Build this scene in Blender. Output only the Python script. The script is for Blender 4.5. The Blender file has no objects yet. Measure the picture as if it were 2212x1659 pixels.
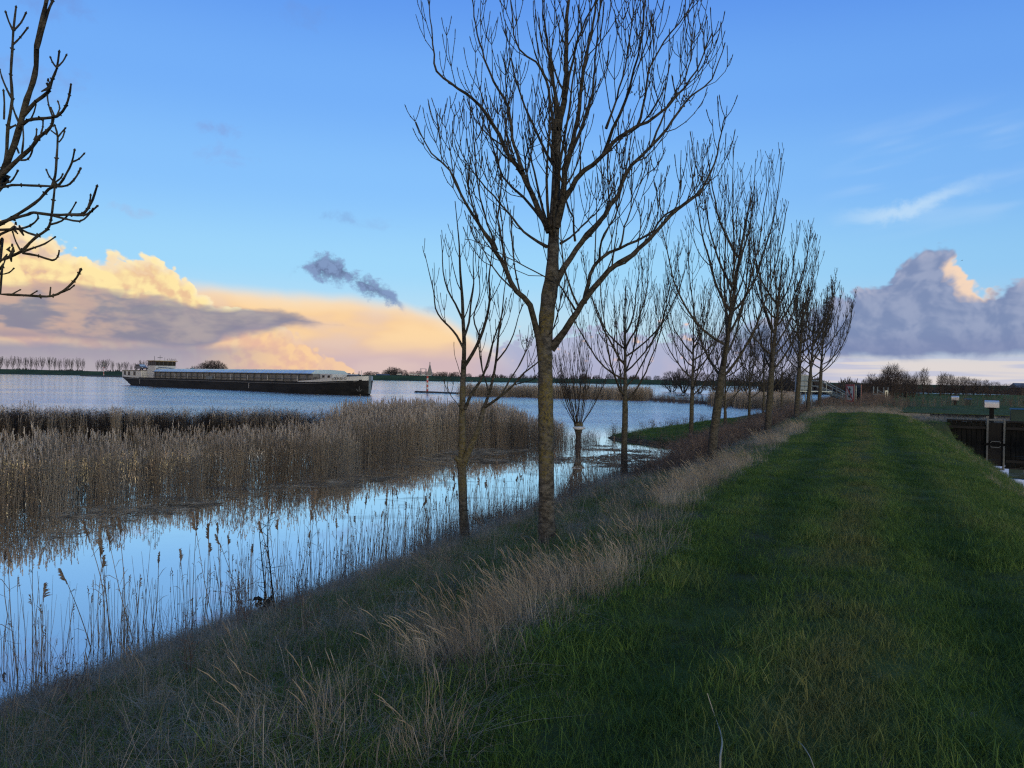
import bpy, bmesh, math, random
import numpy as np
from mathutils import Matrix, Vector
R = math.radians
sc = bpy.context.scene
COL = sc.collection

# ------------------------------------------------------------------ camera, exposure
EYE = 3.2                                   # metres above the river; +Y runs along the grass path
YAW, PITCH, ROLL = R(24.7), R(0.40), R(0.945)
CAMROT = Matrix.Rotation(YAW, 3, 'Z') @ Matrix.Rotation(math.pi/2 - PITCH, 3, 'X') @ Matrix.Rotation(ROLL, 3, 'Z')
cd = bpy.data.cameras.new('camera'); cam = bpy.data.objects.new('camera', cd); COL.objects.link(cam)
cam.matrix_world = Matrix.Translation((0, 0, EYE)) @ CAMROT.to_4x4()
cd.lens, cd.sensor_width, cd.clip_start, cd.clip_end = 27.0, 36.0, 0.05, 30000
sc.camera = cam
sc.view_settings.view_transform = 'Standard'; sc.view_settings.look = 'None'
sc.view_settings.exposure = 0.8; sc.view_settings.gamma = 1.0
sc.cycles.use_denoising = False; sc.cycles.filter_width = 1.25
sc.cycles.max_bounces = 6; sc.cycles.diffuse_bounces = 4; sc.cycles.glossy_bounces = 3
sc.cycles.transparent_max_bounces = 8; sc.cycles.caustics_reflective = False; sc.cycles.caustics_refractive = False

# ------------------------------------------------------------------ sky (world nodes) and sun
SUN_AZ, SUN_EL = R(-140), R(6.0)            # sun azimuth from +Y, clockwise seen from above is negative: low, behind and to the right
world = bpy.data.worlds.new('World'); sc.world = world; world.use_nodes = True
NT = world.node_tree; NT.nodes.clear()

class S:                                     # a socket with arithmetic, so that node graphs read as formulas
    def __init__(s, sock): s.k = sock
    def _m(s, op, *o, clamp=False):
        n = NT.nodes.new('ShaderNodeMath'); n.operation = op; n.use_clamp = clamp
        for i, v in enumerate((s,) + o): put(n.inputs[i], v)
        return S(n.outputs[0])
    def __add__(s, o): return s._m('ADD', o)
    def __sub__(s, o): return s._m('SUBTRACT', o)
    def __mul__(s, o): return s._m('MULTIPLY', o)
    def __truediv__(s, o): return s._m('DIVIDE', o)
    def __radd__(s, o): return s + o
    def __rmul__(s, o): return s * o
    def __rsub__(s, o): return (s * -1.0) + o
def put(inp, v):
    if isinstance(v, S): NT.links.new(v.k, inp)
    else: inp.default_value = v
def sm(x, a, b, lo=0.0, hi=1.0):
    n = NT.nodes.new('ShaderNodeMapRange'); n.interpolation_type = 'SMOOTHSTEP'
    for i, v in enumerate((x, a, b, lo, hi)): put(n.inputs[i], v)
    return S(n.outputs[0])
def vec(x, y, z=0.0):                        # z: a fixed offset that decorrelates fields
    if z: x = x + z * 17.3; y = y + z * 9.1
    n = NT.nodes.new('ShaderNodeCombineXYZ')
    for i, v in enumerate((x, y)): put(n.inputs[i], v)
    return S(n.outputs[0])
def noise(v, scale, detail=4.0, rough=0.55, dist=0.0, out=0):
    n = NT.nodes.new('ShaderNodeTexNoise'); n.noise_dimensions = '2D'
    put(n.inputs['Vector'], v); n.inputs['Scale'].default_value = scale; n.inputs['Detail'].default_value = detail
    n.inputs['Roughness'].default_value = rough; n.inputs['Distortion'].default_value = dist
    return S(n.outputs[out])
def puff(v, scale, detail=3.0, rough=0.5):   # rounded cauliflower lumps, 0..1
    n = NT.nodes.new('ShaderNodeTexVoronoi'); n.voronoi_dimensions = '2D'; n.feature = 'F1'; n.normalize = False
    put(n.inputs['Vector'], v); n.inputs['Scale'].default_value = scale
    n.inputs['Detail'].default_value = detail; n.inputs['Roughness'].default_value = rough
    return 1.0 - S(n.outputs['Distance'])
def curve(x, pts):                           # piecewise smooth function of x through (x, y) points
    xs = [p[0] for p in pts]; ys = [p[1] for p in pts]
    x0, x1, y0, y1 = min(xs), max(xs), min(ys), max(ys)
    n = NT.nodes.new('ShaderNodeFloatCurve'); c = n.mapping.curves[0]
    q = [((a - x0)/(x1 - x0), (b - y0)/max(y1 - y0, 1e-6)) for a, b in pts]
    c.points[0].location = q[0]; c.points[1].location = q[-1]
    for a in q[1:-1]: c.points.new(*a)
    n.mapping.use_clip = True; n.mapping.update()
    put(n.inputs['Value'], ((x - x0) / (x1 - x0)))
    return S(n.outputs[0]) * (y1 - y0) + y0
def lin(rgb): return tuple(((c/255)/12.92 if c <= 10 else ((c/255 + .055)/1.055)**2.4) for c in rgb) + (1.0,)
def mix(f, a, b, mode='MIX'):
    n = NT.nodes.new('ShaderNodeMix'); n.data_type = 'RGBA'; n.blend_type = mode
    put(n.inputs[0], f); put(n.inputs[6], a); put(n.inputs[7], b)
    return S(n.outputs[2])
def ramp(x, stops, x0, x1):
    n = NT.nodes.new('ShaderNodeValToRGB'); cr = n.color_ramp; cr.interpolation = 'EASE'
    for i, (p, c) in enumerate(stops):
        e = cr.elements[i] if i < 2 else cr.elements.new(0.5)
        e.position = (p - x0)/(x1 - x0); e.color = c
    put(n.inputs[0], (x - x0)/(x1 - x0))
    return S(n.outputs[0])

def build_sky():
    tc = NT.nodes.new('ShaderNodeTexCoord')
    rot = NT.nodes.new('ShaderNodeVectorRotate'); rot.rotation_type = 'Z_AXIS'
    NT.links.new(tc.outputs['Generated'], rot.inputs['Vector']); rot.inputs['Angle'].default_value = -YAW
    sp = NT.nodes.new('ShaderNodeSeparateXYZ'); NT.links.new(rot.outputs[0], sp.inputs[0])
    dx, dy, dz = (S(sp.outputs[i]) for i in range(3))
    A = dx._m('ARCTAN2', dy) * 57.29578      # degrees from the direction of the far bank, east positive
    E = dz._m('ARCSINE') * 57.29578          # degrees above the horizon
    Ea = E._m('ABSOLUTE')
    nis = NT.nodes.new('ShaderNodeTexSky'); nis.sky_type = 'NISHITA'; nis.sun_disc = False
    nis.sun_elevation = SUN_EL; nis.sun_rotation = -SUN_AZ; nis.air_density = 1.0; nis.dust_density = 0.6; nis.ozone_density = 1.6
    back = NT.nodes.new('ShaderNodeMix'); back.data_type = 'RGBA'; back.blend_type = 'MULTIPLY'; back.inputs[0].default_value = 1
    NT.links.new(nis.outputs[0], back.inputs[6]); back.inputs[7].default_value = (.27, .285, .30, 1)
    clear = ramp(E, [(0, lin((196, 206, 224))), (3.5, lin((176, 212, 240))), (8, lin((148, 206, 247))), (14, lin((126, 187, 250))),
                     (20, lin((108, 170, 248))), (28, lin((84, 145, 240))), (60, lin((104, 158, 240)))], 0.0, 60.0)
    east = sm(A, 5.0, 38.0)
    clear = mix(east * 0.55, clear, mix(1.0, clear, (.70, .78, .92, 1), 'MULTIPLY'))
    front = sm(dy, -0.25, 0.35)              # the graded half ahead; behind it the bare Nishita sunset sky
    col = mix(front * 0.88, S(back.outputs[2]), clear)

    p = vec(A, E, 3.7)
    w1 = noise(p, 0.22, 1.0, 0.5); w2 = noise(vec(A, E, 21.0), 0.22, 1.0, 0.5)
    W = vec(A + (w1 - 0.5) * 2.6, E * 1.25 + (w2 - 0.5) * 1.6, 0.0)    # warped coordinates
    fine = noise(W, 0.9, 3.0, 0.6)
    big = noise(W, 0.28, 2.0, 0.55)

    # ---- thin cirrus and small high scraps
    cir = noise(vec(A * 0.16 - E * 0.12, E * 0.9 - A * 0.10, 5.0), 0.7, 2.5, 0.5)
    band = sm(E, 9.0, 12.5) * sm(E, 18.5, 14.5) * sm(A, 20.5, 26.0) * sm(A, 35.0, 31.5)
    col = mix(sm(cir, 0.42, 0.80) * band * 0.34, col, lin((206, 228, 250)))
    # streak of cirrus above the eastern cumulus
    sd = (E - (curve(A, [(18, 12.0), (22.6, 11.2), (26, 11.3), (30, 12.5), (35, 13.4)]) + (fine - 0.5) * 0.9))._m('ABSOLUTE')
    col = mix(sm(sd, 0.8, 0.0) * sm(A, 21.5, 26.5) * sm(A, 33.0, 27.5) * 0.62, col, lin((205, 229, 248)))
    # grey scraps: (azimuth, elevation, half width, half height, strength)
    for (a0, e0, wa, we, st, rgb) in ((-21.0, 16.6, 1.5, .55, .50, (133, 158, 214)), (-20.9, 15.0, 2.0, .9, .38, (140, 170, 226)), (-15.5, 24.3, 2.0, 1.1, .30, (112, 150, 216)),
                                 (-31.0, 22.4, 2.6, 1.3, .34, (116, 142, 205)), (-32.0, 17.8, 3.4, 1.3, .34, (130, 150, 205)), (-31.0, 26.0, 5.0, 1.6, .22, (112, 142, 208)),
                                 (-12.9, 11.4, 1.3, .45, .40, (128, 160, 210)), (-26.6, 10.6, 1.6, .35, .40, (165, 180, 216)), (-10.5, 11.0, 1.8, .5, .25, (140, 172, 220)), (-6.0, 5.0, 1.5, .4, .5, (150, 160, 190))):
        q = ((A - a0) / wa)._m('POWER', 2.0) + ((E - e0 + (big - 0.5) * 0.8) / we)._m('POWER', 2.0)
        col = mix(sm(q + (fine - 0.5) * 4.0, 1.25, -0.9) * st, col, lin(rgb))

    # ---- pink evening bank low over the river, the whole width
    low = sm(E + (big - 0.5) * 2.2, 3.6, 0.6) * sm(A, 27.0, 12.0)
    lowc = mix(sm(big, 0.42, 0.60), lin((184, 184, 206)), lin((236, 202, 190)))
    col = mix(low * 0.85, col, lowc)
    lump = puff(vec(A * 1.0, E * 1.5, 2.0) , 0.55, 2.0, 0.6)
    pk = sm(curve(A, [(-8, 0.2), (-3, 2.6), (0.5, 3.5), (4, 4.3), (8, 4.4), (13, 4.2), (19, 3.6), (26, 1.0)]) + (lump - 0.5) * 1.7 - E, -0.1, 0.5)
    col = mix(pk * 0.86, col, mix(sm(lump, 0.48, 0.80) * sm(E, 0.8, 2.2), lin((172, 176, 206)), lin((252, 208, 182))))

    # ---- soft anvil sheet (peach), in front of the far-left blue
    sheet_top = curve(A, [(-40, 8.2), (-26, 7.0), (-21, 6.3), (-16, 6.1), (-11.5, 5.9), (-8, 5.5), (-5, 4.6), (-2.5, 3.0), (0, 1.6), (2, 0)])
    dsh = sheet_top - E + (big - 0.5) * 0.5
    soft = noise(vec(A * 0.30 + E * 0.35, E * 0.9 - A * 0.12, 9.0), 0.5, 2.0, 0.5)
    shc = mix(sm(E, 1.0, 3.6), lin((210, 184, 186)), lin((248, 208, 160)))
    shc = mix(sm(soft, 0.40, 0.70) * sm(E, 1.0, 3.0) * 0.8, shc, lin((254, 218, 168)))
    shc = mix(sm(soft, 0.52, 0.30) * 0.5, shc, lin((226, 200, 190)))
    shc = mix(sm(dsh, 1.7, 0.1) * 0.72, shc, lin((243, 228, 208)))
    col = mix(sm(dsh, -0.20, 0.95) * sm(A, 1.5, -4.5), col, shc)

    # ---- towering cumulus at the left, lit cream and yellow
    Wc = vec(A + (w1 - 0.5) * 1.1 + (fine - 0.5) * 0.5, E * 1.1 + (w2 - 0.5) * 0.7 + (fine - 0.5) * 0.35, 0.0)
    h0 = puff(Wc, 0.52, 2.5, 0.55)
    Wl = vec(A + (w1 - 0.5) * 1.1 + (fine - 0.5) * 0.5 + 0.30, E * 1.1 + (w2 - 0.5) * 0.7 + (fine - 0.5) * 0.35 + 0.42, 0.0)
    h1 = puff(Wl, 0.52, 2.5, 0.55)
    lit = (h0 - h1) * 1.0 + 0.55
    top = curve(A, [(-46, 12.5), (-36, 10.6), (-33.7, 9.9), (-31.8, 8.9), (-30.0, 8.3), (-27, 8.2), (-24.6, 8.0), (-23.2, 7.1), (-21.8, 5.8), (-19.5, 5.1), (-17, 4.2), (-14, 1.0)])
    dcu = top - E + (h0 - 0.52) * 1.15 + (big - 0.5) * 0.7
    cu = sm(dcu, -0.02, 0.26)
    cuc = mix(sm(lit, 0.15, 0.88), lin((236, 196, 156)), lin((255, 232, 170)))
    cuc = mix(sm(dcu, 1.1, 0.1) * 0.6, cuc, lin((255, 243, 208)))
    cuc = mix(sm(lit, 0.40, 0.0) * sm(A, -27.0, -33.0) * 0.6, cuc, lin((196, 172, 172)))
    cuc = mix(sm(E + (big - 0.5) * 2.0, 4.8, 2.8) * 0.6, cuc, lin((232, 186, 166)))
    col = mix(cu, col, cuc)

    # ---- warm lower lumps right of the grey wedge
    wl = sm(curve(A, [(-22, 0.4), (-20, 2.6), (-17, 3.2), (-14, 2.4), (-11, 0.4)]) - E + (h0 - 0.45) * 1.6, 0.0, 0.5)
    col = mix(wl * 0.75, col, mix(sm(lit, 0.1, 0.9), lin((232, 186, 164)), lin((252, 208, 158))))

    # ---- mauve grey wedge lying across it, pointed to the right
    gt = curve(A, [(-46, 6.2), (-34, 5.3), (-30, 5.8), (-28, 5.6), (-25, 5.1), (-21, 4.75), (-17, 4.75), (-15, 4.4), (-13.6, 3.95), (-12.0, 3.45)])
    gb = curve(A, [(-46, 1.6), (-34, 2.0), (-27, 1.7), (-23, 1.5), (-20.5, 2.4), (-17, 3.1), (-13.9, 3.55), (-12.0, 3.75)])
    g2 = noise(vec(A * 0.5 + (w1 - 0.5), E * 1.3, 14.0), 0.6, 3.5, 0.55)
    dg = (gt + (g2 - 0.5) * 1.6 - E)._m('MINIMUM', E - gb + (g2 - 0.5) * 0.9)
    gc = mix(sm(g2, 0.34, 0.70), lin((130, 132, 154)), lin((166, 158, 164)))
    gc = mix(sm(A, -23.0, -32.0) * sm(g2, 0.40, 0.62) * 0.7, gc, lin((214, 176, 156)))
    gc = mix(sm(E - gb, 1.0, 0.0) * 0.6, gc, lin((122, 126, 162)))
    col = mix(sm(dg, -0.16, 0.55) * 0.93, col, gc)
    # lavender rain haze below it
    lv = sm(E + (g2 - 0.5) * 0.8, 2.3, 1.4) * sm(A, -15.0, -24.0)
    col = mix(lv * 0.85, col, mix(sm(E, 0.2, 1.8), lin((166, 164, 182)), lin((144, 147, 172))))

    # ---- small dark blue cloud
    dk = curve(A, [(-16.4, 7.2), (-15.0, 7.7), (-12.9, 7.6), (-11.2, 6.7), (-9.2, 5.9), (-8.0, 5.0)])
    dkw = curve(A, [(-16.4, 0.1), (-14.9, 0.55), (-13.9, 1.35), (-12.9, 1.30), (-11.8, .70), (-11.0, 1.05), (-10.2, .95), (-9.2, .75), (-8.0, 0.1)])
    f2 = noise(vec(A, E * 1.2, 30.0), 1.05, 4.0, 0.62)
    dd = dkw * 0.86 - (E - dk)._m('ABSOLUTE') + (f2 - 0.56) * 2.5
    col = mix(sm(dd, -0.28, 0.62) * sm(A, -16.4, -15.2) * sm(A, -7.8, -8.8), col, mix(sm(f2, 0.35, 0.62), lin((98, 114, 150)), lin((130, 154, 194))))

    # ---- eastern cumulus, grey mauve with one warm flank
    c0 = puff(vec(A + (w1 - 0.5) * 2.4, E * 1.2 + (w2 - 0.5) * 1.6, 40.0), 0.34, 3.0, 0.6)
    c1 = puff(vec(A + (w1 - 0.5) * 2.4 + 0.5, E * 1.2 + (w2 - 0.5) * 1.6 + 0.5, 40.0), 0.34, 3.0, 0.6)
    lit2 = (c0 - c1) * 0.85 + 0.5
    ct = curve(A, [(12, 3.6), (16, 4.8), (19, 5.2), (21.5, 5.6), (23.2, 6.5), (24.9, 7.4), (26.2, 7.9), (27.5, 9.2), (29.2, 9.4), (30.2, 8.3), (31.2, 6.9), (32.2, 6.7), (33.4, 7.2), (36, 8.2), (44, 9.4), (56, 6.0), (64, 2.0)])
    dc = ct - E + (c0 - 0.50) * 1.5
    base = sm(E + (big - 0.5) * 0.9 + (fine - 0.5) * 0.35, 1.60, 2.25)
    cm = sm(dc, -0.12, 0.50) * base * sm(A, 13.0, 19.0)
    cc = mix(sm(lit2, 0.10, 0.90), lin((126, 143, 180)), lin((152, 164, 194)))
    cc = mix(sm(E, 4.0, 2.2) * 0.6, cc, lin((122, 134, 174)))
    cc = mix(sm(lit2, 0.45, 0.95) * sm(dc, 1.6, 0.3) * 0.55, cc, lin((188, 188, 206)))
    spot = sm((((A - 31.1) / 1.5)._m('POWER', 2.0) + ((E - 7.3) / 1.5)._m('POWER', 2.0)) + (c0 - 0.5) * 1.6, 1.3, 0.0)
    cc = mix(spot * 0.9, cc, lin((252, 220, 190)))
    # cream clear strip below the flat base
    strip = sm(E, 2.6, 1.3) * sm(A, 19.0, 24.0)
    st_n = noise(vec(A * 0.12, E * 2.2, 3.0), 1.2, 1.0, 0.5)
    col = mix(strip * 0.9, col, mix(sm(st_n, 0.42, 0.62), lin((226, 216, 212)), lin((198, 198, 216))))
    col = mix(cm, col, cc)
    # peach cloud behind it, far right
    ground = lin((60, 66, 70))
    col = mix(sm(E, 0.0, -1.5), col, ground)
    bg = NT.nodes.new('ShaderNodeBackground'); NT.links.new(col.k, bg.inputs[0]); bg.inputs[1].default_value = 0.574
    out = NT.nodes.new('ShaderNodeOutputWorld'); NT.links.new(bg.outputs[0], out.inputs[0])
build_sky()

sd_ = bpy.data.lights.new('sun', 'SUN'); sd_.energy = 0.50; sd_.angle = R(20); sd_.color = (1.0, .93, .86)
sun = bpy.data.objects.new('sun', sd_); COL.objects.link(sun)
sdir = Vector((-math.sin(SUN_AZ) * math.cos(SUN_EL), math.cos(SUN_AZ) * math.cos(SUN_EL), math.sin(SUN_EL)))
sun.rotation_euler = sdir.to_track_quat('Z', 'Y').to_euler()
sun.location = sdir * 50

# ------------------------------------------------------------------ helpers
FWD = Vector((-math.sin(YAW), math.cos(YAW), 0)); RGT = Vector((math.cos(YAW), math.sin(YAW), 0))
def ray(px, py):                             # direction of a point measured on the photograph (2212 x 1659)
    k = 1024 / 2212
    return CAMROT @ Vector(((px - 1106) * k / 768, -(py - 829.5) * k / 768, -1))
def at_z(px, py, z=0.0):                     # where that line of sight meets the level z
    d = ray(px, py); t = (z - EYE) / d.z
    return Vector((d.x * t, d.y * t, z))
def at_d(px, py, dist):                      # ... or the depth dist in front of the eye
    d = ray(px, py); return Vector((0, 0, EYE)) + d * (dist / (d.x * FWD.x + d.y * FWD.y))
def fr(f, r, z=0.0):                         # f metres ahead and r metres to the right of the eye
    v = FWD * f + RGT * r; return Vector((v.x, v.y, z))

def tag(o, label=None, cat=None, group=None, kind=None):
    for k, v in (('label', label), ('category', cat), ('group', group), ('kind', kind)):
        if v: o[k] = v
    return o
def empty(name, loc, label, cat, group=None, rz=0.0):
    o = bpy.data.objects.new(name, None); COL.objects.link(o); o.location = loc; o.rotation_euler = (0, 0, rz)
    o.empty_display_size = 0.3
    return tag(o, label, cat, group)
def link(name, me, mat=None, parent=None, smooth=False):
    o = bpy.data.objects.new(name, me); COL.objects.link(o)
    if mat and not me.materials: me.materials.append(mat)
    if parent: o.parent = parent
    if smooth: me.polygons.foreach_set('use_smooth', [True] * len(me.polygons))
    return o
def mesh_np(name, V, F):
    me = bpy.data.meshes.new(name); me.from_pydata([tuple(v) for v in V], [], [tuple(f) for f in F]); me.update()
    return me

class MB:                                    # collects boxes, bars, tubes and prisms for one mesh
    def __init__(s): s.v, s.f = [], []
    def add(s, vs, fs):
        b = len(s.v); s.v += [tuple(v) for v in vs]; s.f += [tuple(i + b for i in f) for f in fs]; return s
    def box(s, c, d, rz=0.0, bev=0.0):
        x, y, z = d[0]/2, d[1]/2, d[2]/2; ca, sa = math.cos(rz), math.sin(rz)
        if bev:
            bm = bmesh.new(); bmesh.ops.create_cube(bm, size=1, matrix=Matrix.Diagonal((d[0], d[1], d[2], 1)))
            bmesh.ops.bevel(bm, geom=bm.edges[:], offset=bev, segments=2, affect='EDGES', profile=.6)
            vs = [v.co.copy() for v in bm.verts]; bm.verts.index_update(); fs = [[v.index for v in f.verts] for f in bm.faces]; bm.free()
        else:
            vs = [Vector(p) for p in ((-x,-y,-z),(x,-y,-z),(x,y,-z),(-x,y,-z),(-x,-y,z),(x,-y,z),(x,y,z),(-x,y,z))]
            fs = [(3,2,1,0),(4,5,6,7),(0,1,5,4),(1,2,6,5),(2,3,7,6),(3,0,4,7)]
        return s.add([(c[0] + v.x*ca - v.y*sa, c[1] + v.x*sa + v.y*ca, c[2] + v.z) for v in vs], fs)
    def tube(s, pts, rad, n=8, cap=True):
        pts = [Vector(p) for p in pts]; rad = rad if hasattr(rad, '__len__') else [rad] * len(pts)
        vs, fs = [], []; prev = None
        for i, p in enumerate(pts):
            t = (pts[min(i+1, len(pts)-1)] - pts[max(i-1, 0)]).normalized()
            u = t.cross(Vector((0,0,1)) if abs(t.z) < .95 else Vector((1,0,0))).normalized() if prev is None else (prev - t * prev.dot(t)).normalized()
            prev = u; w = t.cross(u)
            vs += [p + (u * math.cos(a) + w * math.sin(a)) * rad[i] for a in (2*math.pi*k/n for k in range(n))]
        for i in range(len(pts) - 1):
            for k in range(n): fs.append((i*n + k, i*n + (k+1) % n, (i+1)*n + (k+1) % n, (i+1)*n + k))
        if cap: fs += [tuple(range(n-1, -1, -1)), tuple((len(pts)-1)*n + k for k in range(n))]
        return s.add(vs, fs)
    def prism(s, poly, axis, a, b):          # polygon in the two other axes, extruded along axis from a to b
        n = len(poly); mk = {'x': lambda p, t: (t, p[0], p[1]), 'y': lambda p, t: (p[0], t, p[1]), 'z': lambda p, t: (p[0], p[1], t)}[axis]
        return s.add([mk(p, a) for p in poly] + [mk(p, b) for p in poly],
                     [tuple(range(n-1, -1, -1)), tuple(range(n, 2*n))] + [(k, (k+1) % n, n + (k+1) % n, n + k) for k in range(n)])
    def build(s, name, mat, parent=None, smooth=False):
        me = mesh_np(name, s.v, s.f)
        bm = bmesh.new(); bm.from_mesh(me); bmesh.ops.recalc_face_normals(bm, faces=bm.faces); bm.to_mesh(me); bm.free()
        return link(name, me, mat, parent, smooth)
def copy_tree(o, parent=None):
    c = o.copy(); COL.objects.link(c)
    if parent: c.parent = parent
    for ch in list(o.children): copy_tree(ch, c)
    return c

# ------------------------------------------------------------------ materials
def new_mat(name):
    global NT
    m = bpy.data.materials.new(name); m.use_nodes = True; NT = m.node_tree
    return m, NT.nodes['Principled BSDF']
def geo_pos():
    n = NT.nodes.new('ShaderNodeNewGeometry'); return S(n.outputs['Position'])
def obj_pos():
    n = NT.nodes.new('ShaderNodeTexCoord'); return S(n.outputs['Object'])
def rnd():
    n = NT.nodes.new('ShaderNodeObjectInfo'); return S(n.outputs['Random'])
def sep(v):
    n = NT.nodes.new('ShaderNodeSeparateXYZ'); put(n.inputs[0], v); return tuple(S(n.outputs[i]) for i in range(3))
def stretch(v, sx, sy, sz):
    n = NT.nodes.new('ShaderNodeVectorMath'); n.operation = 'MULTIPLY'; put(n.inputs[0], v); n.inputs[1].default_value = (sx, sy, sz)
    return S(n.outputs[0])
def noise3(v, scale, detail=3.0, rough=0.55):
    n = NT.nodes.new('ShaderNodeTexNoise'); put(n.inputs['Vector'], v); n.inputs['Scale'].default_value = scale
    n.inputs['Detail'].default_value = detail; n.inputs['Roughness'].default_value = rough
    return S(n.outputs[0])
def bump(b, h, strength=0.4, dist=0.02):
    n = NT.nodes.new('ShaderNodeBump'); put(n.inputs['Strength'], strength); n.inputs['Distance'].default_value = dist
    put(n.inputs['Height'], h); NT.links.new(n.outputs[0], b.inputs['Normal'])
def c4(r, g, b): return (r, g, b, 1.0)
def simple(name, rgb, rough=0.6, var=0.25, scale=2.0, metal=0.0, dirt=None, bmp=0.0, st=(1, 1, 1)):
    m, b = new_mat(name)
    p = stretch(obj_pos(), *st)
    n = noise3(p, scale, 4.0, .6)
    lo = c4(*(c * (1 - var) for c in rgb)); hi = c4(*(min(1, c * (1 + var)) for c in rgb))
    col = mix(sm(n, .3, .7), lo, hi)
    if dirt: col = mix(sm(noise3(p, scale * 2.7, 5.0, .65), .5, .72) * .7, col, c4(*dirt))
    put(b.inputs['Base Color'], col); b.inputs['Roughness'].default_value = rough; b.inputs['Metallic'].default_value = metal
    if bmp: bump(b, n, bmp, .02)
    if max(rgb) < .03: b.inputs['Specular IOR Level'].default_value = .15
    return m

def bark_mat(name, dark, light, lichen, amount, twig=False):
    m, b = new_mat(name)
    p = obj_pos()
    n = noise3(stretch(p, 12, 12, 21), 1.0, 5.0, .7)          # short cross-wise lenticels and plates
    n2 = noise3(p, 3.2, 4.0, .6)
    col = mix(sm(n, .36, .64), c4(*dark), c4(*light))
    if amount:
        _, _, z = sep(p)
        patch = sm(noise3(p, 2.1, 3.0, .6) + (z - 1.8)._m('ABSOLUTE') * -.10, .34, .52)
        col = mix(patch * sm(noise3(p, 34, 3.0, .6), .38, .58) * amount, col, c4(*lichen))
    put(b.inputs['Base Color'], col); b.inputs['Roughness'].default_value = .95; b.inputs['Specular IOR Level'].default_value = .15
    if not twig: bump(b, n + n2 * .6, .9, .03)
    return m

def blade_mat(name, cols, scale=.9, trans=.25, tip=None, z0=0.0, z1=.6):
    """leaf blades: three colours chosen by patches on the ground and per tuft"""
    m, b = new_mat(name)
    x, y, z = sep(geo_pos()); q = vec(x, y)
    n = noise(q, scale, 3.0, .6); r = rnd()
    t = (n - .5) * 1.6 + .5 + (r - .5) * .7
    col = mix(sm(t, .15, .55), c4(*cols[0]), c4(*cols[1])); col = mix(sm(t, .60, .95), col, c4(*cols[2]))
    if name == 'grass_mown':                 # wheel tracks of darker, denser sward and a paler worn crown between them
        uu = x + (noise(q, .7, 2.0, .5) - .5) * .5
        tr = sm((uu + .98)._m('ABSOLUTE'), .46, .10) + sm((uu - .80)._m('ABSOLUTE'), .46, .10)
        on = sm(y, 50.0, 44.0) * sm((x - .2)._m('ABSOLUTE'), 2.6, 2.0)
        col = mix(tr * on * .62, col, c4(.034, .082, .018))
        col = mix(sm((uu + .06)._m('ABSOLUTE'), .42, .08) * on * sm(n, .30, .62) * .55, col, c4(.170, .150, .065))
    put(b.inputs['Base Color'], col); b.inputs['Roughness'].default_value = .7; b.inputs['Specular IOR Level'].default_value = .18
    trans = .38 if name in ('grass_thatch', 'grass_straw', 'reed_dry') else trans
    tl = NT.nodes.new('ShaderNodeBsdfTranslucent'); put(tl.inputs['Color'], col); ms = NT.nodes.new('ShaderNodeMixShader'); ms.inputs[0].default_value = trans
    NT.links.new(b.outputs[0], ms.inputs[1]); NT.links.new(tl.outputs[0], ms.inputs[2]); NT.links.new(ms.outputs[0], NT.nodes['Material Output'].inputs['Surface'])
    return m
M = {}
M['bark'] = bark_mat('bark', (.030, .028, .026), (.112, .105, .094), (.135, .110, .038), .85)
M['bark_row'] = bark_mat('bark_row', (.027, .025, .022), (.086, .080, .070), (.080, .072, .034), .5)
M['bark_plain'] = bark_mat('bark_plain', (.040, .037, .032), (.125, .115, .098), (.135, .112, .038), .65)
M['twig'] = bark_mat('twig', (.022, .018, .015), (.062, .050, .040), (0, 0, 0), 0, True)
M['limb'] = bark_mat('limb', (.022, .020, .017), (.078, .070, .058), (.08, .075, .03), .3)
M['seed'] = simple('seed', (.018, .014, .011), .9)
M['far_tree'] = simple('far_tree', (.034, .028, .026), .95, .3, .5)
M['brush'] = simple('brush', (.050, .036, .030), .95, .4, .3)

# ------------------------------------------------------------------ terrain
PU = [-16, -12, -9.5, -8.2, -7.3, -5.0, -3.6, -2.5, -1.5, 0, 1.2, 2.0, 3.05, 4.45, 5.3, 7.0]
PZ = [-1.6, -1.3, -.8, -.28, -.02, .78, 1.16, 1.46, 1.58, 1.62, 1.60, 1.50, .95, .10, -.45, -.7]
def sstep(x, a, b): t = np.clip((x - a) / (b - a), 0, 1); return t * t * (3 - 2 * t)
_rs = np.random.RandomState(4); _ph = _rs.rand(24, 4)
def wob(x, y, k, amp):                       # cheap smooth 2-D wobble
    s = 0
    for i in range(6):
        a = _ph[i]; th = a[0] * 6.28; s = s + np.sin((x * np.cos(th) + y * np.sin(th)) * k * (1 + a[1]) + a[2] * 6.28)
    return s / 6 * amp
def spit_edge(s): return np.interp(s, [37, 38.5, 41, 60, 96, 130, 300], [-6.5, -10, -13.0, -11.4, -8.4, -8.0, -8.0])
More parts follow.
